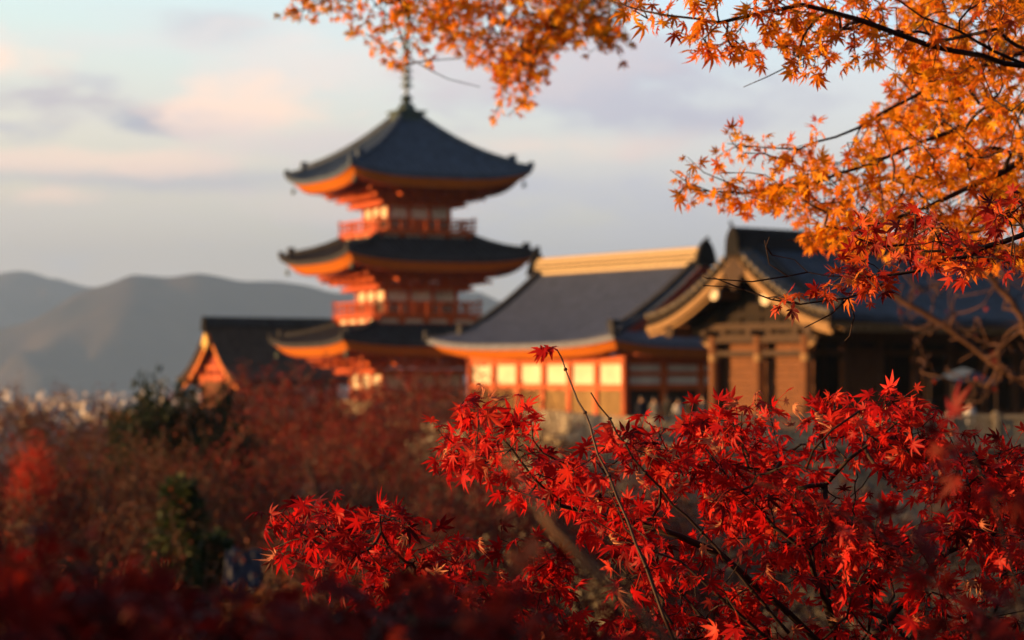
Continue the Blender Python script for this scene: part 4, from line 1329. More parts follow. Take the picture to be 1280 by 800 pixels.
    shoot([(1060, 690, 4.6), (1066, 640, 4.6), (1070, 590, 4.6)], 0.003, 4)
    # a few dry curled leaves
    tg = np.concatenate([fill_poly(R1, 60, 4.4, 4.9, rng), fill_poly(R2, 20, 4.4, 4.9, rng), fill_poly(R3, 30, 4.4, 4.8, rng)]) - off
    V, F, T = scatter_leaves(tg, rng.normal(0, 0.5, (110, 3)) + np.array([0, 0, -0.9]), rng.normal(0, 1, (110, 3)), rng.uniform(0.022, 0.036, 110), rng.random(110), CURLED, rng)
    np_mesh('dry_foliage', V, F, 3, M['dry_leaf'], t, tint=T)


build_red_maple()


# ------------------------------------------------------------------ orange maple overhead
def build_orange_maple():
    rng = np.random.default_rng(22)
    base = PW(2050, 470, 7.5); base[2] = float(ground_z(base[0], base[1])) - 0.1
    t = thing('orange_maple', tuple(base), 0, 'glowing orange maple whose boughs hang into the upper right of the view', 'maple tree')
    off = base
    def L(pts): return [PW(*p) - off for p in pts]
    fork = (1900, -150, 7.4)
    tr = MB(); tr.tube([np.zeros(3), PW(2030, 250, 7.5) - off, PW(1960, 40, 7.4) - off, PW(*fork) - off], [0.11, 0.09, 0.075, 0.06], 12); tr.build('trunk', M['barkd'], t, smooth=True)
    kw = dict(leaf=M['orange_leaf'], pet=M['stalk_orange'], size=0.032, spread=0.034, seg=3, bend=0.10, droop=0.0)
    kw.pop('droop')
    # bough 1: dark limb across the top corner, sharp
    a1 = L([fork, (1500, 150, 6.4), (1285, 82, 5.9), (1200, 38, 5.8), (1115, -8, 5.7), (1000, -60, 5.7)])
    a2 = L([(1285, 82, 5.9), (1230, 68, 5.85), (1160, 55, 5.85), (1080, 24, 5.8), (1005, 4, 5.8), (900, 27, 5.75), (835, 18, 5.75), (765, 0, 5.8)])
    tg = np.concatenate([along([(1280, 75, 6.3), (1160, 50, 6.25), (1060, 15, 6.2), (990, 10, 6.0)], 85, 0.08, rng, 0.15),
                         along([(1000, 12, 5.8), (900, 27, 5.75), (835, 18, 5.75)], 30, 0.045, rng, 0.15), along([(850, 16, 5.75), (800, 8, 5.78), (760, -2, 5.8)], 12, 0.025, rng, 0.12),
                         along([(1040, 60, 5.8), (1010, 70, 5.8), (980, 60, 5.8)], 12, 0.03, rng, 0.1),
                         along([(905, 60, 5.75), (885, 60, 5.75), (900, 40, 5.75)], 5, 0.02, rng, 0.1),
                         along([(1290, 0, 5.7), (1100, -20, 5.7), (990, -30, 5.7)], 40, 0.07, rng)]) - off
    bough(t, 'bough', [a1, a2], tg, 41, 0.0012, 0.0115, M['barkd'], per_tip=2.6, tint=(0.42, 0.22), face=0.4, **kw)
    # bough 2: the wide glowing spray
    b1 = L([fork, (1500, 120, 7.6), (1290, 128, 7.4), (1200, 160, 7.3), (1090, 205, 7.2), (1010, 232, 7.2), (930, 240, 7.2), (862, 236, 7.2)])
    b2 = L([(1500, 120, 7.6), (1290, 60, 7.6), (1190, 95, 7.5), (1100, 142, 7.4), (1045, 170, 7.3), (1000, 186, 7.3), (910, 178, 7.3)])
    b3 = L([(1500, 120, 7.6), (1300, 185, 7.3), (1210, 235, 7.2), (1110, 275, 7.1), (1040, 292, 7.1), (985, 300, 7.1)])
    P2 = [(1125, 60), (1110, 130), (1052, 168), (1030, 200), (960, 222), (950, 256), (1000, 272), (1000, 305), (1060, 310), (1180, 320), (1310, 340), (1310, -20), (1120, -20)]
    tg = np.concatenate([fill_poly(P2, 620, 6.7, 8.3, rng, 0.45),
                         along([(1000, 232, 7.2), (930, 240, 7.2), (862, 236, 7.2)], 30, 0.03, rng, 0.15),
                         along([(862, 222, 7.2), (850, 250, 7.2)], 4, 0.02, rng, 0.1),
                         along([(1045, 170, 7.3), (980, 188, 7.3), (908, 178, 7.3)], 18, 0.03, rng, 0.15)]) - off
    bough(t, 'bough', [b1, b2, b3], tg, 42, 0.0013, 0.012, M['barkd'], per_tip=3.2, tint=(0.55, 0.22), face=0.5, **kw)
    # fine bare twigs reaching out of the spray
    for k, pts in enumerate(([(1010, 70, 6.2), (960, 95, 6.2), (930, 108, 6.2)], [(930, 236, 7.2), (880, 215, 7.2), (860, 196, 7.2)], [(905, 245, 7.2), (860, 228, 7.2), (838, 212, 7.2)])):
        b = MB(); b.tube(L(pts), [0.0022, 0.0016, 0.001], 5); b.build('twig', M['barkd'], t, smooth=True)
    # bough 3: further back and softer, filling the corner
    c1 = L([fork, (1500, 60, 9.0), (1290, 40, 9.0), (1190, 110, 9.0), (1120, 180, 9.0)])
    c2 = L([(1500, 60, 9.0), (1290, 200, 9.0), (1190, 260, 9.0)])
    P3 = [(1150, -10), (1140, 80), (1085, 160), (1070, 230), (1100, 290), (1310, 300), (1310, -10)]
    tg = fill_poly(P3, 230, 8.4, 10.2, rng, 0.5) - off
    bough(t, 'bough', [c1, c2], tg, 43, 0.0016, 0.014, M['barkd'], per_tip=3.4, tint=(0.6, 0.22), **kw)


build_orange_maple()


def build_hanging_orange():
    """the far bough that hangs in front of the spire: another maple, further off"""
    rng = np.random.default_rng(23)
    base = PW(1180, -140, 12.4)
    g = PW(1900, 470, 12.6); g[2] = float(ground_z(g[0], g[1])) - 0.1
    t = thing('orange_maple', tuple(g), 0, 'soft focused orange maple bough hanging over the pagoda spire at the top', 'maple tree')
    off = g
    def L(pts): return [PW(*p) - off for p in pts]
    tr = MB(); tr.tube([np.zeros(3), PW(1880, 200, 12.6) - off, PW(1700, -110, 12.5) - off, PW(1200, -190, 12.4) - off], [0.14, 0.11, 0.085, 0.05], 12); tr.build('trunk', M['barkd'], t, smooth=True)
    s1 = L([(1200, -190, 12.4), (900, -120, 12.2), (740, -40, 12.1), (690, 30, 12.0), (660, 100, 12.0)])
    s2 = L([(900, -120, 12.2), (600, -60, 12.2), (470, 5, 12.0), (498, 32, 12.0), (506, 62, 12.0), (512, 80, 12.0)])
    s3 = L([(600, -60, 12.2), (450, -30, 12.1), (385, 10, 12.0), (360, 14, 12.0)])
    PA = [(470, -20), (478, 30), (540, 45), (560, 70), (610, 85), (628, 110), (612, 148), (640, 146), (668, 128), (680, 100), (700, 62), (740, 42), (790, 55), (785, 30), (830, -20)]
    PB = [(350, -15), (352, 20), (380, 26), (420, 20), (440, 45), (470, 65), (490, 85), (505, 60), (480, 20), (490, -15)]
    tg = np.concatenate([fill_poly(PA, 540, 11.5, 12.7, rng, 0.35), fill_poly(PB, 46, 11.6, 12.4, rng, 0.8),
                         along([(488, 70, 12), (498, 85, 12)], 2, 0.02, rng, 0.1), along([(525, 55, 12), (545, 80, 12)], 4, 0.02, rng, 0.1),
                         along([(790, 52, 12), (740, 45, 12)], 10, 0.04, rng, 0.1)]) - off
    bough(t, 'bough', [s1, s2, s3], tg, 44, 0.0018, 0.02, M['barkd'], per_tip=2.6, tint=(0.62, 0.24), leaf=M['orange_leaf'], pet=M['stalk_orange'], size=0.040, spread=0.036, seg=3, bend=0.1, face=0.5)
    for pts in ([(512, 72, 12), (540, 88, 12), (560, 98, 12), (600, 108, 12)], [(512, 78, 12), (545, 74, 12), (575, 72, 12)]):
        b = MB(); b.tube(L(pts), [0.004, 0.003, 0.0025, 0.002][:len(pts)], 5); b.build('twig', M['barkd'], t, smooth=True)


build_hanging_orange()


def build_turning_bough():
    """red-and-orange low bough crossing in front of the hall roof"""
    rng = np.random.default_rng(24)
    g = PW(1750, 470, 4.9); g[2] = float(ground_z(g[0], g[1])) - 0.05
    t = thing('turning_maple', tuple(g), 0, 'dark red maple bough with crooked bare twigs crossing before the hall roof', 'maple tree')
    off = g
    def L(pts): return [PW(*p) - off for p in pts]
    tr = MB(); tr.tube([np.zeros(3), PW(1740, 700, 4.9) - off, PW(1690, 420, 4.9) - off, PW(1560, 320, 4.9) - off], [0.06, 0.045, 0.03, 0.018], 10); tr.build('trunk', M['barkd'], t, smooth=True)
    s1 = L([(1560, 320, 4.9), (1380, 300, 4.85), (1285, 292, 4.8), (1230, 308, 4.8), (1160, 314, 4.8), (1100, 308, 4.8), (1072, 298, 4.8), (1060, 283, 4.8)])
    s2 = L([(1240, 302, 4.8), (1180, 325, 4.75), (1120, 343, 4.75), (1060, 346, 4.75), (1010, 340, 4.75), (965, 318, 4.75)])
    s3 = L([(1120, 343, 4.75), (1060, 372, 4.7), (1000, 380, 4.7), (930, 362, 4.7), (880, 357, 4.7)])
    tg = np.concatenate([fill_poly([(1095, 280), (1120, 255), (1190, 262), (1300, 245), (1300, 330), (1230, 335), (1150, 330), (1100, 315)], 48, 4.5, 5.2, rng, 0.8),
                         along([(1060, 283, 4.8), (1075, 300, 4.8)], 5, 0.02, rng, 0.1), along([(1075, 345, 4.75), (1078, 372, 4.75)], 7, 0.016, rng, 0.08),
                         along([(1020, 360, 4.75), (1060, 348, 4.75), (1110, 335, 4.75)], 10, 0.02, rng, 0.1), along([(968, 375, 4.7), (978, 380, 4.7)], 2, 0.008, rng, 0.05)]) - off
    bough(t, 'bough', [s1, s2, s3], tg, 45, 0.0011, 0.008, M['barkd'], per_tip=2.8, tint=(0.38, 0.30), leaf=M['mixed_leaf'], pet=M['stalk_red'], size=0.029, spread=0.03, seg=3, bend=0.14, face=0.2)
    for pts in ([(1010, 340, 4.75), (985, 345, 4.75), (962, 330, 4.75), (956, 300, 4.75)], [(985, 345, 4.75), (940, 352, 4.75), (884, 348, 4.75), (878, 345, 4.75)], [(930, 362, 4.7), (905, 352, 4.7), (890, 346, 4.7)],
                [(1060, 372, 4.7), (1068, 395, 4.7), (1062, 420, 4.7), (1056, 426, 4.7)], [(1060, 372, 4.7), (1040, 392, 4.7), (1005, 410, 4.7)], [(1000, 380, 4.7), (975, 370, 4.7), (960, 372, 4.7)], [(965, 318, 4.75), (958, 308, 4.75), (962, 296, 4.75)]):
        b = MB(); b.tube(L(pts), [0.0018, 0.0015, 0.0012, 0.0009][:len(pts)], 5); b.build('twig', M['barkd'], t, smooth=True)


build_turning_bough()


# ------------------------------------------------------------------ very near, out of focus
def build_near_maple():
    rng = np.random.default_rng(25)
    g = PW(150, 1900, 2.0); g[2] = -0.02
    t = thing('maroon_maple', tuple(g), 0, 'shadowy maroon maple shrub blurred along the bottom left edge', 'shrub')
    off = g
    def L(pts): return [PW(*p) - off for p in pts]
    st = MB(); st.tube([np.zeros(3), PW(200, 1300, 2.0) - off, PW(220, 900, 2.0) - off], [0.018, 0.012, 0.007], 8); st.build('trunk', M['barkd'], t, smooth=True)
    P1 = [(-60, 700), (60, 690), (150, 715), (240, 735), (320, 760), (420, 755), (520, 730), (640, 755), (760, 800), (800, 860), (-60, 860)]
    s1 = L([(220, 900, 2.0), (120, 800, 2.0), (20, 720, 2.0)]); s2 = L([(220, 900, 2.0), (380, 830, 2.0), (520, 770, 2.0), (620, 780, 2.0)])
    tg = fill_poly(P1, 200, 1.75, 2.5, rng) - off
    bough(t, 'bough', [s1, s2], tg, 51, 0.0009, 0.005, M['barkd'], per_tip=3.0, tint=(0.45, 0.25), leaf=M['maroon_leaf'], size=0.030, spread=0.03, seg=2, bend=0.1)
    # sparse sprigs of the same kind further right
    g = PW(1350, 1900, 2.3); g[2] = -0.02
    t = thing('maroon_maple', tuple(g), 0, 'sparse dark sprigs blurred in front of the red maple at the right', 'shrub')
    off = g
    st = MB(); st.tube([np.zeros(3), PW(1330, 1300, 2.3) - off, PW(1310, 860, 2.3) - off], [0.016, 0.01, 0.006], 8); st.build('trunk', M['barkd'], t, smooth=True)
    s1 = L([(1310, 860, 2.3), (1260, 700, 2.4), (1210, 560, 2.5)]); s2 = L([(1310, 860, 2.3), (1180, 740, 2.5), (1085, 655, 2.6), (940, 600, 2.7)])
    s3 = L([(1310, 860, 2.3), (1240, 790, 2.4), (1130, 790, 2.4)])
    tg = np.concatenate([along([(1195, 545, 2.5), (1225, 575, 2.5)], 3, 0.008, rng, 0.05), along([(1075, 640, 2.6), (1090, 660, 2.6)], 4, 0.01, rng, 0.05),
                         along([(1140, 690, 2.5), (1150, 720, 2.5)], 3, 0.012, rng, 0.05), along([(1160, 775, 2.4), (1280, 785, 2.4)], 6, 0.02, rng, 0.08), along([(1240, 640, 2.4), (1250, 650, 2.4)], 2, 0.012, rng, 0.05)]) - off
    bough(t, 'bough', [s1, s2, s3], tg, 52, 0.0008, 0.004, M['barkd'], per_tip=2.2, tint=(0.5, 0.3), leaf=M['maroon_leaf'], size=0.030, spread=0.03, seg=2, bend=0.1)
    # a tan dry stem, strongly blurred, slanting across the gap
    g = PW(1000, 1500, 1.75); g[2] = -0.02
    t = thing('dry_stem', tuple(g), 0, 'blurred tan dry stem slanting close to the lens, with a withered leaf', 'twig')
    off = g
    b = MB(); b.tube([np.zeros(3), PW(930, 1100, 1.72) - off, PW(845, 810, 1.72) - off, PW(765, 735, 1.72) - off, PW(690, 660, 1.74) - off, PW(630, 570, 1.78) - off], [0.0045, 0.004, 0.0034, 0.003, 0.0027, 0.002], 8)
    b.build('stem', M['twig'], t, smooth=True)
    C = np.array([PW(650, 692, 1.8), PW(662, 680, 1.8), PW(640, 640, 1.9)]) - off
    AXS = np.array([[0.2, 0, -1.0], [0.6, 0, -0.6], [-0.5, 0, -0.8]]); SZ = np.array([0.022, 0.02, 0.016]); TN = np.array([0.3, 0.7, 0.5])
    for k in range(3):
        V, F, T = scatter_leaves(C[k:k + 1], AXS[k:k + 1], np.array([[0.2, -1, 0.1]]), SZ[k:k + 1], TN[k:k + 1], CURLED, rng)
        np_mesh('withered_leaf', V, F, 3, M['dry_leaf'], t, tint=T)


build_near_maple()


# ------------------------------------------------------------------ trees on the slope between
def star_variants():
    out = []
    for s in range(3): out.append(maple_leaf(5, 0.3, 0.3, 30 + s, 1.5))
    return out


STAR = star_variants()
BLADE = [(np.array([(0, 0, 0), (0.5, 0.22, 0.03), (1, 0, -0.08), (0.5, -0.22, 0.03)], float), np.array([(0, 3, 1), (1, 3, 2)]))]


def crown_points(n, rx, rz, zc, rng, flat=0.0):
    v = rng.normal(0, 1, (n, 3)); v /= np.linalg.norm(v, axis=1, keepdims=True)
    r = rng.uniform(0.25, 1, n) ** 0.5
    lob = 1 + 0.22 * np.sin(3.1 * np.arctan2(v[:, 1], v[:, 0]) + 1) + 0.15 * np.sin(5 * v[:, 2] + 2 * v[:, 0])
    P = v * (r * lob)[:, None] * np.array([rx, rx, rz]); P[:, 2] += zc
    return P[P[:, 2] > zc - rz * 0.75]


def tree(name, h, rx, leaf, n_tip, per_tip, size, seed, label, bark=None, variants=None, tint=(0.5, 0.3), spread=0.25, multi=3, up=0.6, zf=0.64, rf=0.36):
    rng = np.random.default_rng(seed)
    t = thing(name, (0, 0, 0), 0, label, 'tree')
    zc = h * zf; rz = h * rf
    tg = crown_points(n_tip, rx, rz, zc, rng)
    fk = h * rng.uniform(0.22, 0.30)
    lean = rng.normal(0, 0.05, 2) * h
    trunk = [np.array([0, 0, -0.3]), np.array([lean[0] * 0.3, lean[1] * 0.3, fk * 0.55]), np.array([lean[0], lean[1], fk])]
    paths = [trunk]
    for k in range(multi):
        a = 2 * pi * k / multi + rng.uniform(0, 1); e = rng.uniform(0.35, 0.6)
        paths.append([trunk[-1], trunk[-1] + np.array([cos(a) * rx * e * 0.6, sin(a) * rx * e * 0.6, (zc - fk) * 0.6]), np.array([cos(a) * rx * e, sin(a) * rx * e, zc + rz * rng.uniform(0, 0.4)])])
    P, par, tips, n0 = grow(paths, tg, seed, seg=3, bend=0.10, wlen=0.25)
    rad = radii(P, par, 0.010, 0.2, 0.47)
    V, F = tubes(P, par, rad, 5)
    b = np_mesh('trunk', V, F, 4, bark or M['barkm'], t, smooth=True)
    if per_tip > 0:
        leafy(P, par, tips, per_tip, size, rng, leaf, t, variants or STAR, spread, tint, up, 0.3, 2).name = 'crown'
    return t


def place(proto, px, d, top_py, label, width=None, used={}, rz=None, group=None, h=8.0, rx=3.2):
    """set a copy so that its top meets the given photo row, standing on the ground"""
    o = copy_tree(proto) if proto.name in used else proto
    used[proto.name] = 1
    x = (px - 640) / FPX * d
    gz = float(ground_z(x, d)); top = EYE + (HOR - top_py) / FPX * d
    s = (top - gz) / h
    sx = (width / FPX * d / (2 * rx)) if width else s
    o.location = (x, d, gz); o.rotation_euler = (0, 0, random.uniform(0, 6.28) if rz is None else rz); o.scale = (sx, sx, s)
    o['label'] = label
    if group: o['group'] = group
    return o


bare1 = tree('cherry_tree', 8, 3.2, M['rust_leaf'], 1500, 7, 0.065, 61, 'x', variants=STAR, tint=(0.35, 0.3))
bare2 = tree('cherry_tree', 8, 3.2, M['rust_leaf'], 1400, 6, 0.065, 62, 'x', variants=STAR, tint=(0.5, 0.3))
bare3 = tree('cherry_tree', 8, 3.2, M['rust_leaf'], 1400, 4.5, 0.06, 63, 'x', variants=STAR, tint=(0.4, 0.3))
map1 = tree('maple_tree', 8, 3.2, M['crimson_leaf'], 1100, 10, 0.075, 64, 'x', variants=STAR, tint=(0.42, 0.28))
map2 = tree('maple_tree', 8, 3.2, M['crimson_leaf'], 1000, 9, 0.072, 65, 'x', variants=STAR, tint=(0.35, 0.28))
round_ev = tree('evergreen_oak', 8, 3.2, M['green_leaf'], 1300, 13, 0.24, 66, 'x', variants=BLADE, tint=(0.4, 0.3))


def conifer(h, r, seed, label):
    rng = np.random.default_rng(seed)
    t = thing('cedar_tree', (0, 0, 0), 0, label, 'conifer')
    paths = [[np.array([0, 0, -0.3]), np.array([0.03 * h, 0, h * 0.5]), np.array([0, 0, h])]]
    n = 1500; z = rng.uniform(0.08, 0.99, n) ** 0.9 * h; a = rng.uniform(0, 2 * pi, n)
    rr = r * (1 - z / h) ** 1.0 * rng.uniform(0.35, 1.1, n) * (1 + 0.2 * np.sin(z * 5 + a * 2))
    tg = np.stack([cos_(a) * rr, sin_(a) * rr, z - rr * 0.12], 1)
    P, par, tips, n0 = grow(paths, tg, seed, seg=2, bend=0.08, wlen=0.1)
    V, F = tubes(P, par, radii(P, par, 0.007, 0.14, 0.45), 5)
    np_mesh('trunk', V, F, 4, M['barkm'], t, smooth=True)
    leafy(P, par, tips, 7, 0.24, rng, M['conifer'], t, [(BLADE[0][0] * np.array([1, 0.55, 1]), BLADE[0][1])], 0.10, (0.4, 0.28), 0.3, 0.2, 2).name = 'crown'
    return t


cos_ = np.cos; sin_ = np.sin
M['scarlet_leaf'] = leaf_mat('scarlet_leaf', [(0.30, 0.02, 0.012), (0.50, 0.03, 0.014), (0.62, 0.06, 0.018)], 0.45)
map3 = tree('maple_tree', 8, 1.1, M['scarlet_leaf'], 330, 6, 0.07, 67, 'x', variants=STAR, tint=(0.5, 0.3), zf=0.87, rf=0.13)
con = conifer(8, 2.2, 71, 'x')

TREES = [  # proto, px, depth, top row, crown width px, label
    (bare1, 30, 92, 474, 240, 'rust brown bare cherry at the far left edge before the city'),
    (bare2, 118, 98, 486, 190, 'thin brown cherry with wispy top against the pale city'),
    (round_ev, 205, 72, 474, 190, 'dark round evergreen below the lit gate gable'),
    (map2, 330, 100, 450, 230, 'dull red maple growing just under the gate roof'),
    (map1, 430, 96, 446, 250, 'broad red brown maple in front of the pagoda base'),
    (map2, 545, 90, 444, 240, 'rusty maple whose top overlaps the sutra hall eaves'),
    (bare3, 655, 84, 480, 230, 'bare brown cherry below the white panelled wall'),
    (bare1, 262, 74, 520, 260, 'grey brown leafless cherry between the round evergreen and the red maples'),
    (map1, 55, 62, 535, 240, 'wide dull maple behind the small scarlet one at the far left'),
    (map3, 40, 56, 548, 160, 'small vivid scarlet maple glowing at the far left'),
    (map1, 462, 84, 496, 230, 'crimson maple below the middle of the pagoda, in front of the broad one'),
    (bare3, 205, 60, 520, 250, 'olive brown bare cherry just below the round evergreen'),
    (bare2, 170, 66, 545, 290, 'brown cherry tangle in the left middle of the slope'),
    (map2, 365, 68, 530, 300, 'dark red maple above the pale stones'),
    (bare3, 500, 64, 545, 320, 'bare olive brown tree behind the lower left red spray'),
    (map2, 620, 58, 560, 260, 'shaded maple showing through the gap in the red leaves'),
    (bare1, 60, 44, 598, 380, 'dusky rust coloured cherry beneath the scarlet maple'),
    (con, 226, 50, 600, 520, 'narrow dark green cedar rising at the lower left'),
    (con, 350, 46, 690, 480, 'low dark cedar beside the blue tarpaulin'),
    (con, 272, 47, 668, 460, 'short cedar half hidden behind the taller narrow one'),
    (bare2, 440, 42, 640, 420, 'leafless tree in deep shade behind the lower red spray'),
    (map1, -20, 34, 660, 330, 'crimson maple cut off by the left edge, low down'),
    (map2, 130, 30, 690, 380, 'dark crimson maple low on the slope under the cedar'),
    (bare3, 900, 70, 560, 420, 'bare tree on the slope behind the red maple, under the stone fence'),
    (map2, 760, 62, 590, 330, 'brown red tree below the curved stone parapet'),
    (bare2, 1150, 60, 600, 420, 'bare tree under the right end of the stone fence'),
]
TREES += [  # neighbours beyond the left edge of the view, which shade the slope
    (map2, -190, 60, 520, 330, 'dull red maple standing beyond the left edge of the view, middle of the slope'),
    (bare1, -330, 75, 500, 330, 'brown cherry beyond the left edge of the view, high on the slope'),
    (round_ev, -330, 45, 600, 420, 'dark evergreen oak beyond the left edge of the view, low on the slope'),
    (map1, -520, 33, 640, 520, 'crimson maple beyond the left edge of the view, lowest on the slope'),
    (round_ev, -620, 52, 540, 420, 'dark evergreen oak farthest beyond the left edge of the view'),
]
for p_, px, d, ty, wd, lab in TREES:
    place(p_, px, d, ty, lab, width=wd)


def undergrowth():
    rng = np.random.default_rng(88)
    n = 900; y = rng.uniform(22, 150, n); x = rng.uniform(-0.24, 0.14, n) * y
    ok = ~((y > 88) & (x > 2.0 - (y - 92) * 0.25)); x = x[ok]; y = y[ok]; z = ground_z(x, y)
    C = []; T = []
    for a, b, c in zip(x, y, z):
        k = 26; hgt = rng.uniform(0.5, 2.2); v = rng.normal(0, 1, (k, 3)); v /= np.linalg.norm(v, axis=1, keepdims=True)
        p = v * np.array([1.3, 1.3, hgt]) * rng.uniform(0.5, 1, (k, 1)); p[:, 2] = np.abs(p[:, 2])
        C.append(p + np.array([a, b, c])); T.append(np.clip(rng.normal(rng.uniform(0.1, 0.7), 0.15, k), 0, 1))
    C = np.concatenate(C); T = np.concatenate(T); n = len(C)
    V, F, T2 = scatter_leaves(C, rng.normal(0, 1, (n, 3)), rng.normal(0, 0.7, (n, 3)) + np.array([0, 0, 0.8]), rng.uniform(0.15, 0.32, n), T, STAR, rng)
    tag(np_mesh('undergrowth', V, F, 3, M['rust_leaf'], tint=T2), kind='stuff')


undergrowth()


# an unseen evergreen shrub, added at the left to shade the near maroon maple
def shade_shrub():
    rng = np.random.default_rng(89)
    t = thing('added_shade_shrub', (-3.4, 1.75, 0.0), 0, 'dense dark evergreen shrub standing just left of the view', 'shrub')
    v = rng.normal(0, 1, (900, 3)); v /= np.linalg.norm(v, axis=1, keepdims=True)
    tg = v * rng.uniform(0.3, 1, (900, 1)) ** 0.4 * np.array([0.85, 1.25, 0.95]) + np.array([0, 0, 1.0]); tg = tg[tg[:, 2] > 0.1]
    bough(t, 'branch', [[np.array([0, 0, -0.05]), np.array([0.02, 0, 0.5]), np.array([0, 0.05, 1.2])]], tg, 90, 0.0015, 0.03, M['barkm'], per_tip=9, size=0.075, leaf=M['green_leaf'], variants=BLADE, spread=0.05, seg=2, bend=0.1)


shade_shrub()


# bare tree at the right, in front of the hall
def right_bare_tree():
    rng = np.random.default_rng(81)
    g = PW(1420, 470, 26); g[2] = float(ground_z(g[0], g[1])) - 0.2
    t = thing('bare_tree', tuple(g), 0, 'leaning brown limbs and grey twigs of a leafless tree before the hall porch', 'tree')
    off = g
    def L(pts): return [PW(*p) - off for p in pts]
    p1 = [np.zeros(3)] + L([(1400, 700, 26), (1330, 540, 26), (1282, 478, 26), (1215, 432, 26), (1130, 378, 26), (1075, 340, 26), (1040, 308, 26)])
    p2 = L([(1330, 540, 26), (1300, 450, 26.5), (1278, 400, 26.5), (1262, 372, 26.5), (1240, 348, 26.5), (1228, 330, 26.5)])
    tg = np.concatenate([fill_poly([(1110, 330), (1300, 320), (1300, 520), (1150, 500)], 130, 24.5, 28, rng)]) - off
    P, par, tips, n0 = grow([p1, p2], tg, 82, seg=4, bend=0.14, wlen=0.1)
    rad = radii(P, par, 0.006, 0.07, 0.40)
    k = np.arange(len(P)) < n0
    rad[k] = np.maximum(rad[k], 0.034)
    V, F = tubes(P, par, rad, 6)
    np_mesh('trunk', V, F, 4, M['barkb'], t, smooth=True)
    leafy(P, par, tips[::6], 1, 0.06, rng, M['crimson_leaf'], t, STAR, 0.08, (0.6, 0.2), 0.5, 0.3, 1).name = 'crown'


right_bare_tree()


# pale stones and a tarpaulin on the slope
def slope_bits():
    rng = np.random.default_rng(91)
    x, y = (320 - 640) / FPX * 76, 76.0; gz = float(ground_z(x, y))
    b = MB()
    for row in range(9):
        xx = -3.2 + rng.uniform(0, 0.3)
        while xx < 3.0:
            w = rng.uniform(0.5, 1.0); b.box(xx, xx + w - 0.05, rng.uniform(-0.35, -0.25) + row * 0.06, 0.5, row * 0.55, row * 0.55 + 0.52); xx += w
    o = b.build('field_stone_wall', M['stone'], bevel=0.05); o.location = (x, y + 1.5, gz + 1.6); o.rotation_euler = (0, 0, 0.25)
    tag(o, 'pale stone wall glimpsed between red maple twigs at the left centre', 'stone wall')
    b = MB(); b.box(-3.4, 3.2, -0.2, 2.0, -2.5, 0.0); p = b.build('wall_base', M['masonry'], o)
    # tarpaulin
    n = 14; P = []
    for i in range(n):
        P.append([((i / (n - 1) - 0.5) * 0.62, (j / (n - 1) - 0.5) * 0.4 + 0.03 * sin(i * 1.7), (j / (n - 1)) * 0.62 + 0.05 * sin(i * 1.1 + j * 0.8) + 0.04 * cos(i * 2.3 - j)) for j in range(n)])
    b = MB(); b.grid(P); m = mat('blue_tarpaulin', (0.006, 0.010, 0.034), 0.5, 0.4, var=0.2, scale=3)
    d = 40.0; o = b.build('tarpaulin', m, smooth=True); px = PW(305, 735, d); o.location = tuple(px)
    sol = o.modifiers.new('s', 'SOLIDIFY'); sol.thickness = 0.02
    tag(o, 'crumpled blue tarpaulin over a pile between the two low cedars', 'tarpaulin')
    b = MB(); gz = float(ground_z(px[0], d))
    for k in range(7): b.tube([(-0.34, 0.25 + 0.1 * (k % 2), -0.25 * k - 0.12), (0.34, 0.25 + 0.1 * (k % 2), -0.25 * k - 0.10)], 0.13, 8)
    b.box(-0.3, 0.3, 0.1, 0.6, gz - px[2] - 0.2, -1.7)
    b.build('log_pile', M['wood'], o)
    # canopy by the porch
    t = thing('canopy', (18.35, 98.4, -0.55), R(20), 'blue grey canvas canopy on poles before the hall porch', 'canopy')
    b = MB(); P = [[(-1.0 + 2.0 * i / 8, -0.9 + 1.8 * j / 6, 2.55 - 0.10 * abs(i - 4) - 0.05 * abs(j - 3)) for j in range(7)] for i in range(9)]
    b.grid(P, True)
    fr = [r_[0] for r_ in P]; b.grid([[(x, y, z - 0.28) for x, y, z in fr], fr], True)
    b.build('canvas', mat('blue_canvas', (0.07, 0.11, 0.18), 0.8, 0.2, var=0.1), t)
    for x in (-1, 1):
        for y in (-0.9, 0.9):
            b = MB(); b.tube([(x, y, -0.45), (x, y, 2.2)], 0.035, 8); b.build('pole', M['wood_dark'], t)


slope_bits()


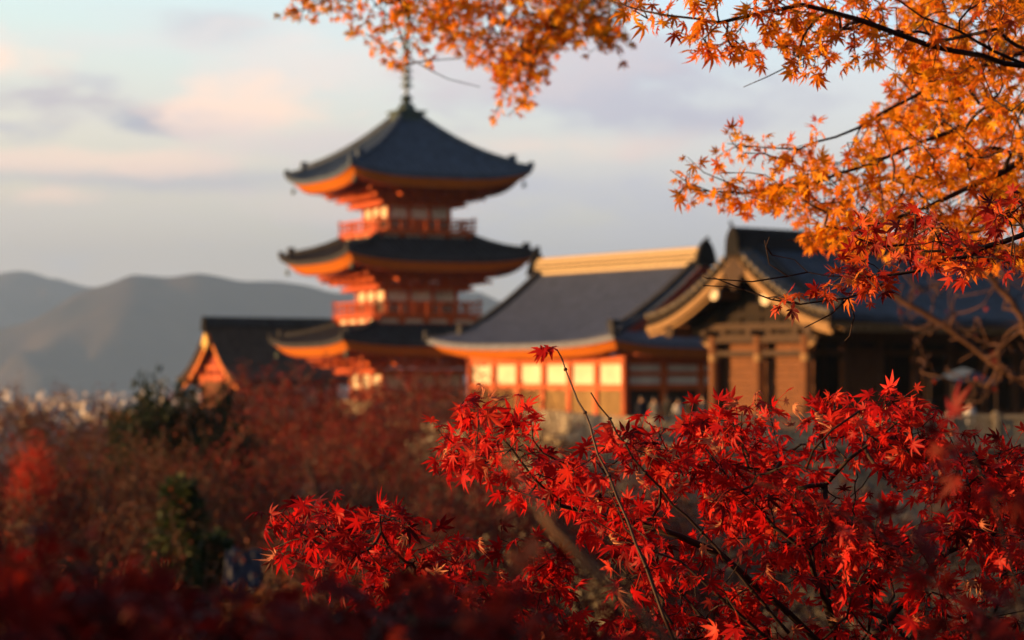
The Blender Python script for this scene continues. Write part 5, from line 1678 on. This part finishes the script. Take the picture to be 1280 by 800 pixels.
# ------------------------------------------------------------------ visitors on the terrace
def person(px, d, h, coat, trousers, hair, label, face=0.0, arm=0.1):
    x = (px - 640) / FPX * d; zg = -1.0
    me = bpy.data.meshes.new('person')
    s = h / 1.7
    J = [(0, 0, .95), (0, 0, 1.15), (0, 0, 1.36), (0, 0, 1.47), (0, -.02, 1.58), (0, -.01, 1.66),
         (.18, 0, 1.38), (.24, .02, 1.12), (.22, -.08 - arm, .90), (-.18, 0, 1.38), (-.24, .02, 1.12), (-.22, -.08, .88),
         (.09, 0, .90), (.10, -.02, .50), (.10, .02, .08), (.10, -.14, .03), (-.09, 0, .90), (-.11, .03, .50), (-.11, .06, .08), (-.11, -.08, .03)]
    E = [(0, 1), (1, 2), (2, 3), (3, 4), (4, 5), (2, 6), (6, 7), (7, 8), (2, 9), (9, 10), (10, 11), (0, 12), (12, 13), (13, 14), (14, 15), (0, 16), (16, 17), (17, 18), (18, 19)]
    rad = [.15, .14, .15, .06, .10, .085, .075, .055, .04, .075, .055, .04, .095, .07, .05, .04, .095, .07, .05, .04]
    me.from_pydata([tuple(c * s for c in j) for j in J], E, [])
    o = bpy.data.objects.new('person', me); COL.objects.link(o)
    sk = o.modifiers.new('skin', 'SKIN'); o.modifiers.new('sub', 'SUBSURF').levels = 1
    for v, r in zip(me.skin_vertices[0].data, rad): v.radius = (r * s, r * s)
    me.skin_vertices[0].data[0].use_root = True
    dg = bpy.context.evaluated_depsgraph_get()
    m2 = bpy.data.meshes.new_from_object(o.evaluated_get(dg)); o.modifiers.clear(); o.data = m2; m2.materials.clear()
    for c in (coat, trousers, SKIN, hair): m2.materials.append(c)
    for p in m2.polygons:
        z = p.center.z / s
        p.material_index = 2 if (1.44 < z < 1.64 and p.center.y < 0.03) else 3 if z > 1.47 else 0 if z > 0.82 else 1
        p.use_smooth = True
    b = MB(); b.lathe([(0.03, 1.56 * s), (0.105 * s, 1.60 * s), (0.108 * s, 1.66 * s), (0.085 * s, 1.73 * s), (0.02, 1.765 * s)], (0, 0.015), 12)
    b.build('hair', hair, o, smooth=True)
    o.location = (x, d, zg + 0.005); o.rotation_euler = (0, 0, face)
    tag(o, label, 'person', 'visitors on the terrace')


SKIN = mat('skin', (0.50, 0.30, 0.20), 0.6, 0.3, var=0.05)
HAIR = mat('black_hair', (0.015, 0.012, 0.012), 0.5, 0.4, var=0.2)
CL = {k: mat('cloth_' + k, c, 0.85, 0.2, var=0.12, scale=8) for k, c in (('navy', (0.03, 0.035, 0.06)), ('grey', (0.16, 0.16, 0.17)), ('white', (0.62, 0.60, 0.58)), ('black', (0.02, 0.02, 0.022)), ('brown', (0.10, 0.06, 0.04)), ('red', (0.25, 0.03, 0.03)))}
for a in ((802, 112, 1.68, 'navy', 'black', 'visitor in a navy coat left of the crowd by the shaded hall end', 0.6),
          (818, 114, 1.60, 'grey', 'navy', 'visitor in a grey coat second from the left before the shaded hall end', -0.4),
          (834, 111, 1.72, 'black', 'black', 'visitor dressed all in black before the shaded hall end', 2.6),
          (848, 110, 1.58, 'white', 'navy', 'visitor in a white top before the shaded hall end', 0.2),
          (862, 113, 1.66, 'brown', 'black', 'visitor in a brown coat before the shaded hall end', 1.2),
          (878, 111, 1.70, 'navy', 'grey', 'visitor in navy and grey just left of the wooden hall corner', -1.0),
          (1138, 97, 1.66, 'brown', 'black', 'visitor in brown on the porch side of the wooden hall', 0.4),
          (1162, 96.5, 1.62, 'black', 'navy', 'visitor in black on the porch side of the wooden hall', 3.0),
          (1212, 95.5, 1.60, 'white', 'black', 'visitor in a white top beside the blue canopy', 0.0)):
    person(a[0], a[1], a[2], CL[a[3]], CL[a[4]], HAIR, a[5], a[6])


# ------------------------------------------------------------------ haze
def haze():
    me = bpy.data.meshes.new('haze')
    x0, x1, y0, y1, z0, z1 = -3600, 3900, -200, 14300, -52, 740
    b = MB(); b.box(x0, x1, y0, y1, z0, z1)
    m = bpy.data.materials.new('haze_air'); m.use_nodes = True
    n = m.node_tree.nodes; n.clear(); out = n.new('ShaderNodeOutputMaterial'); v = n.new('ShaderNodeVolumePrincipled')
    v.inputs['Color'].default_value = (*HAZE_COL, 1); v.inputs['Density'].default_value = HAZE_D; v.inputs['Anisotropy'].default_value = 0.0
    m.node_tree.links.new(v.outputs[0], out.inputs['Volume'])
    o = b.build('haze', m); tag(o, kind='stuff')


HAZE_D = 9.0e-5; HAZE_COL = (0.35, 0.58, 1.0)
haze()
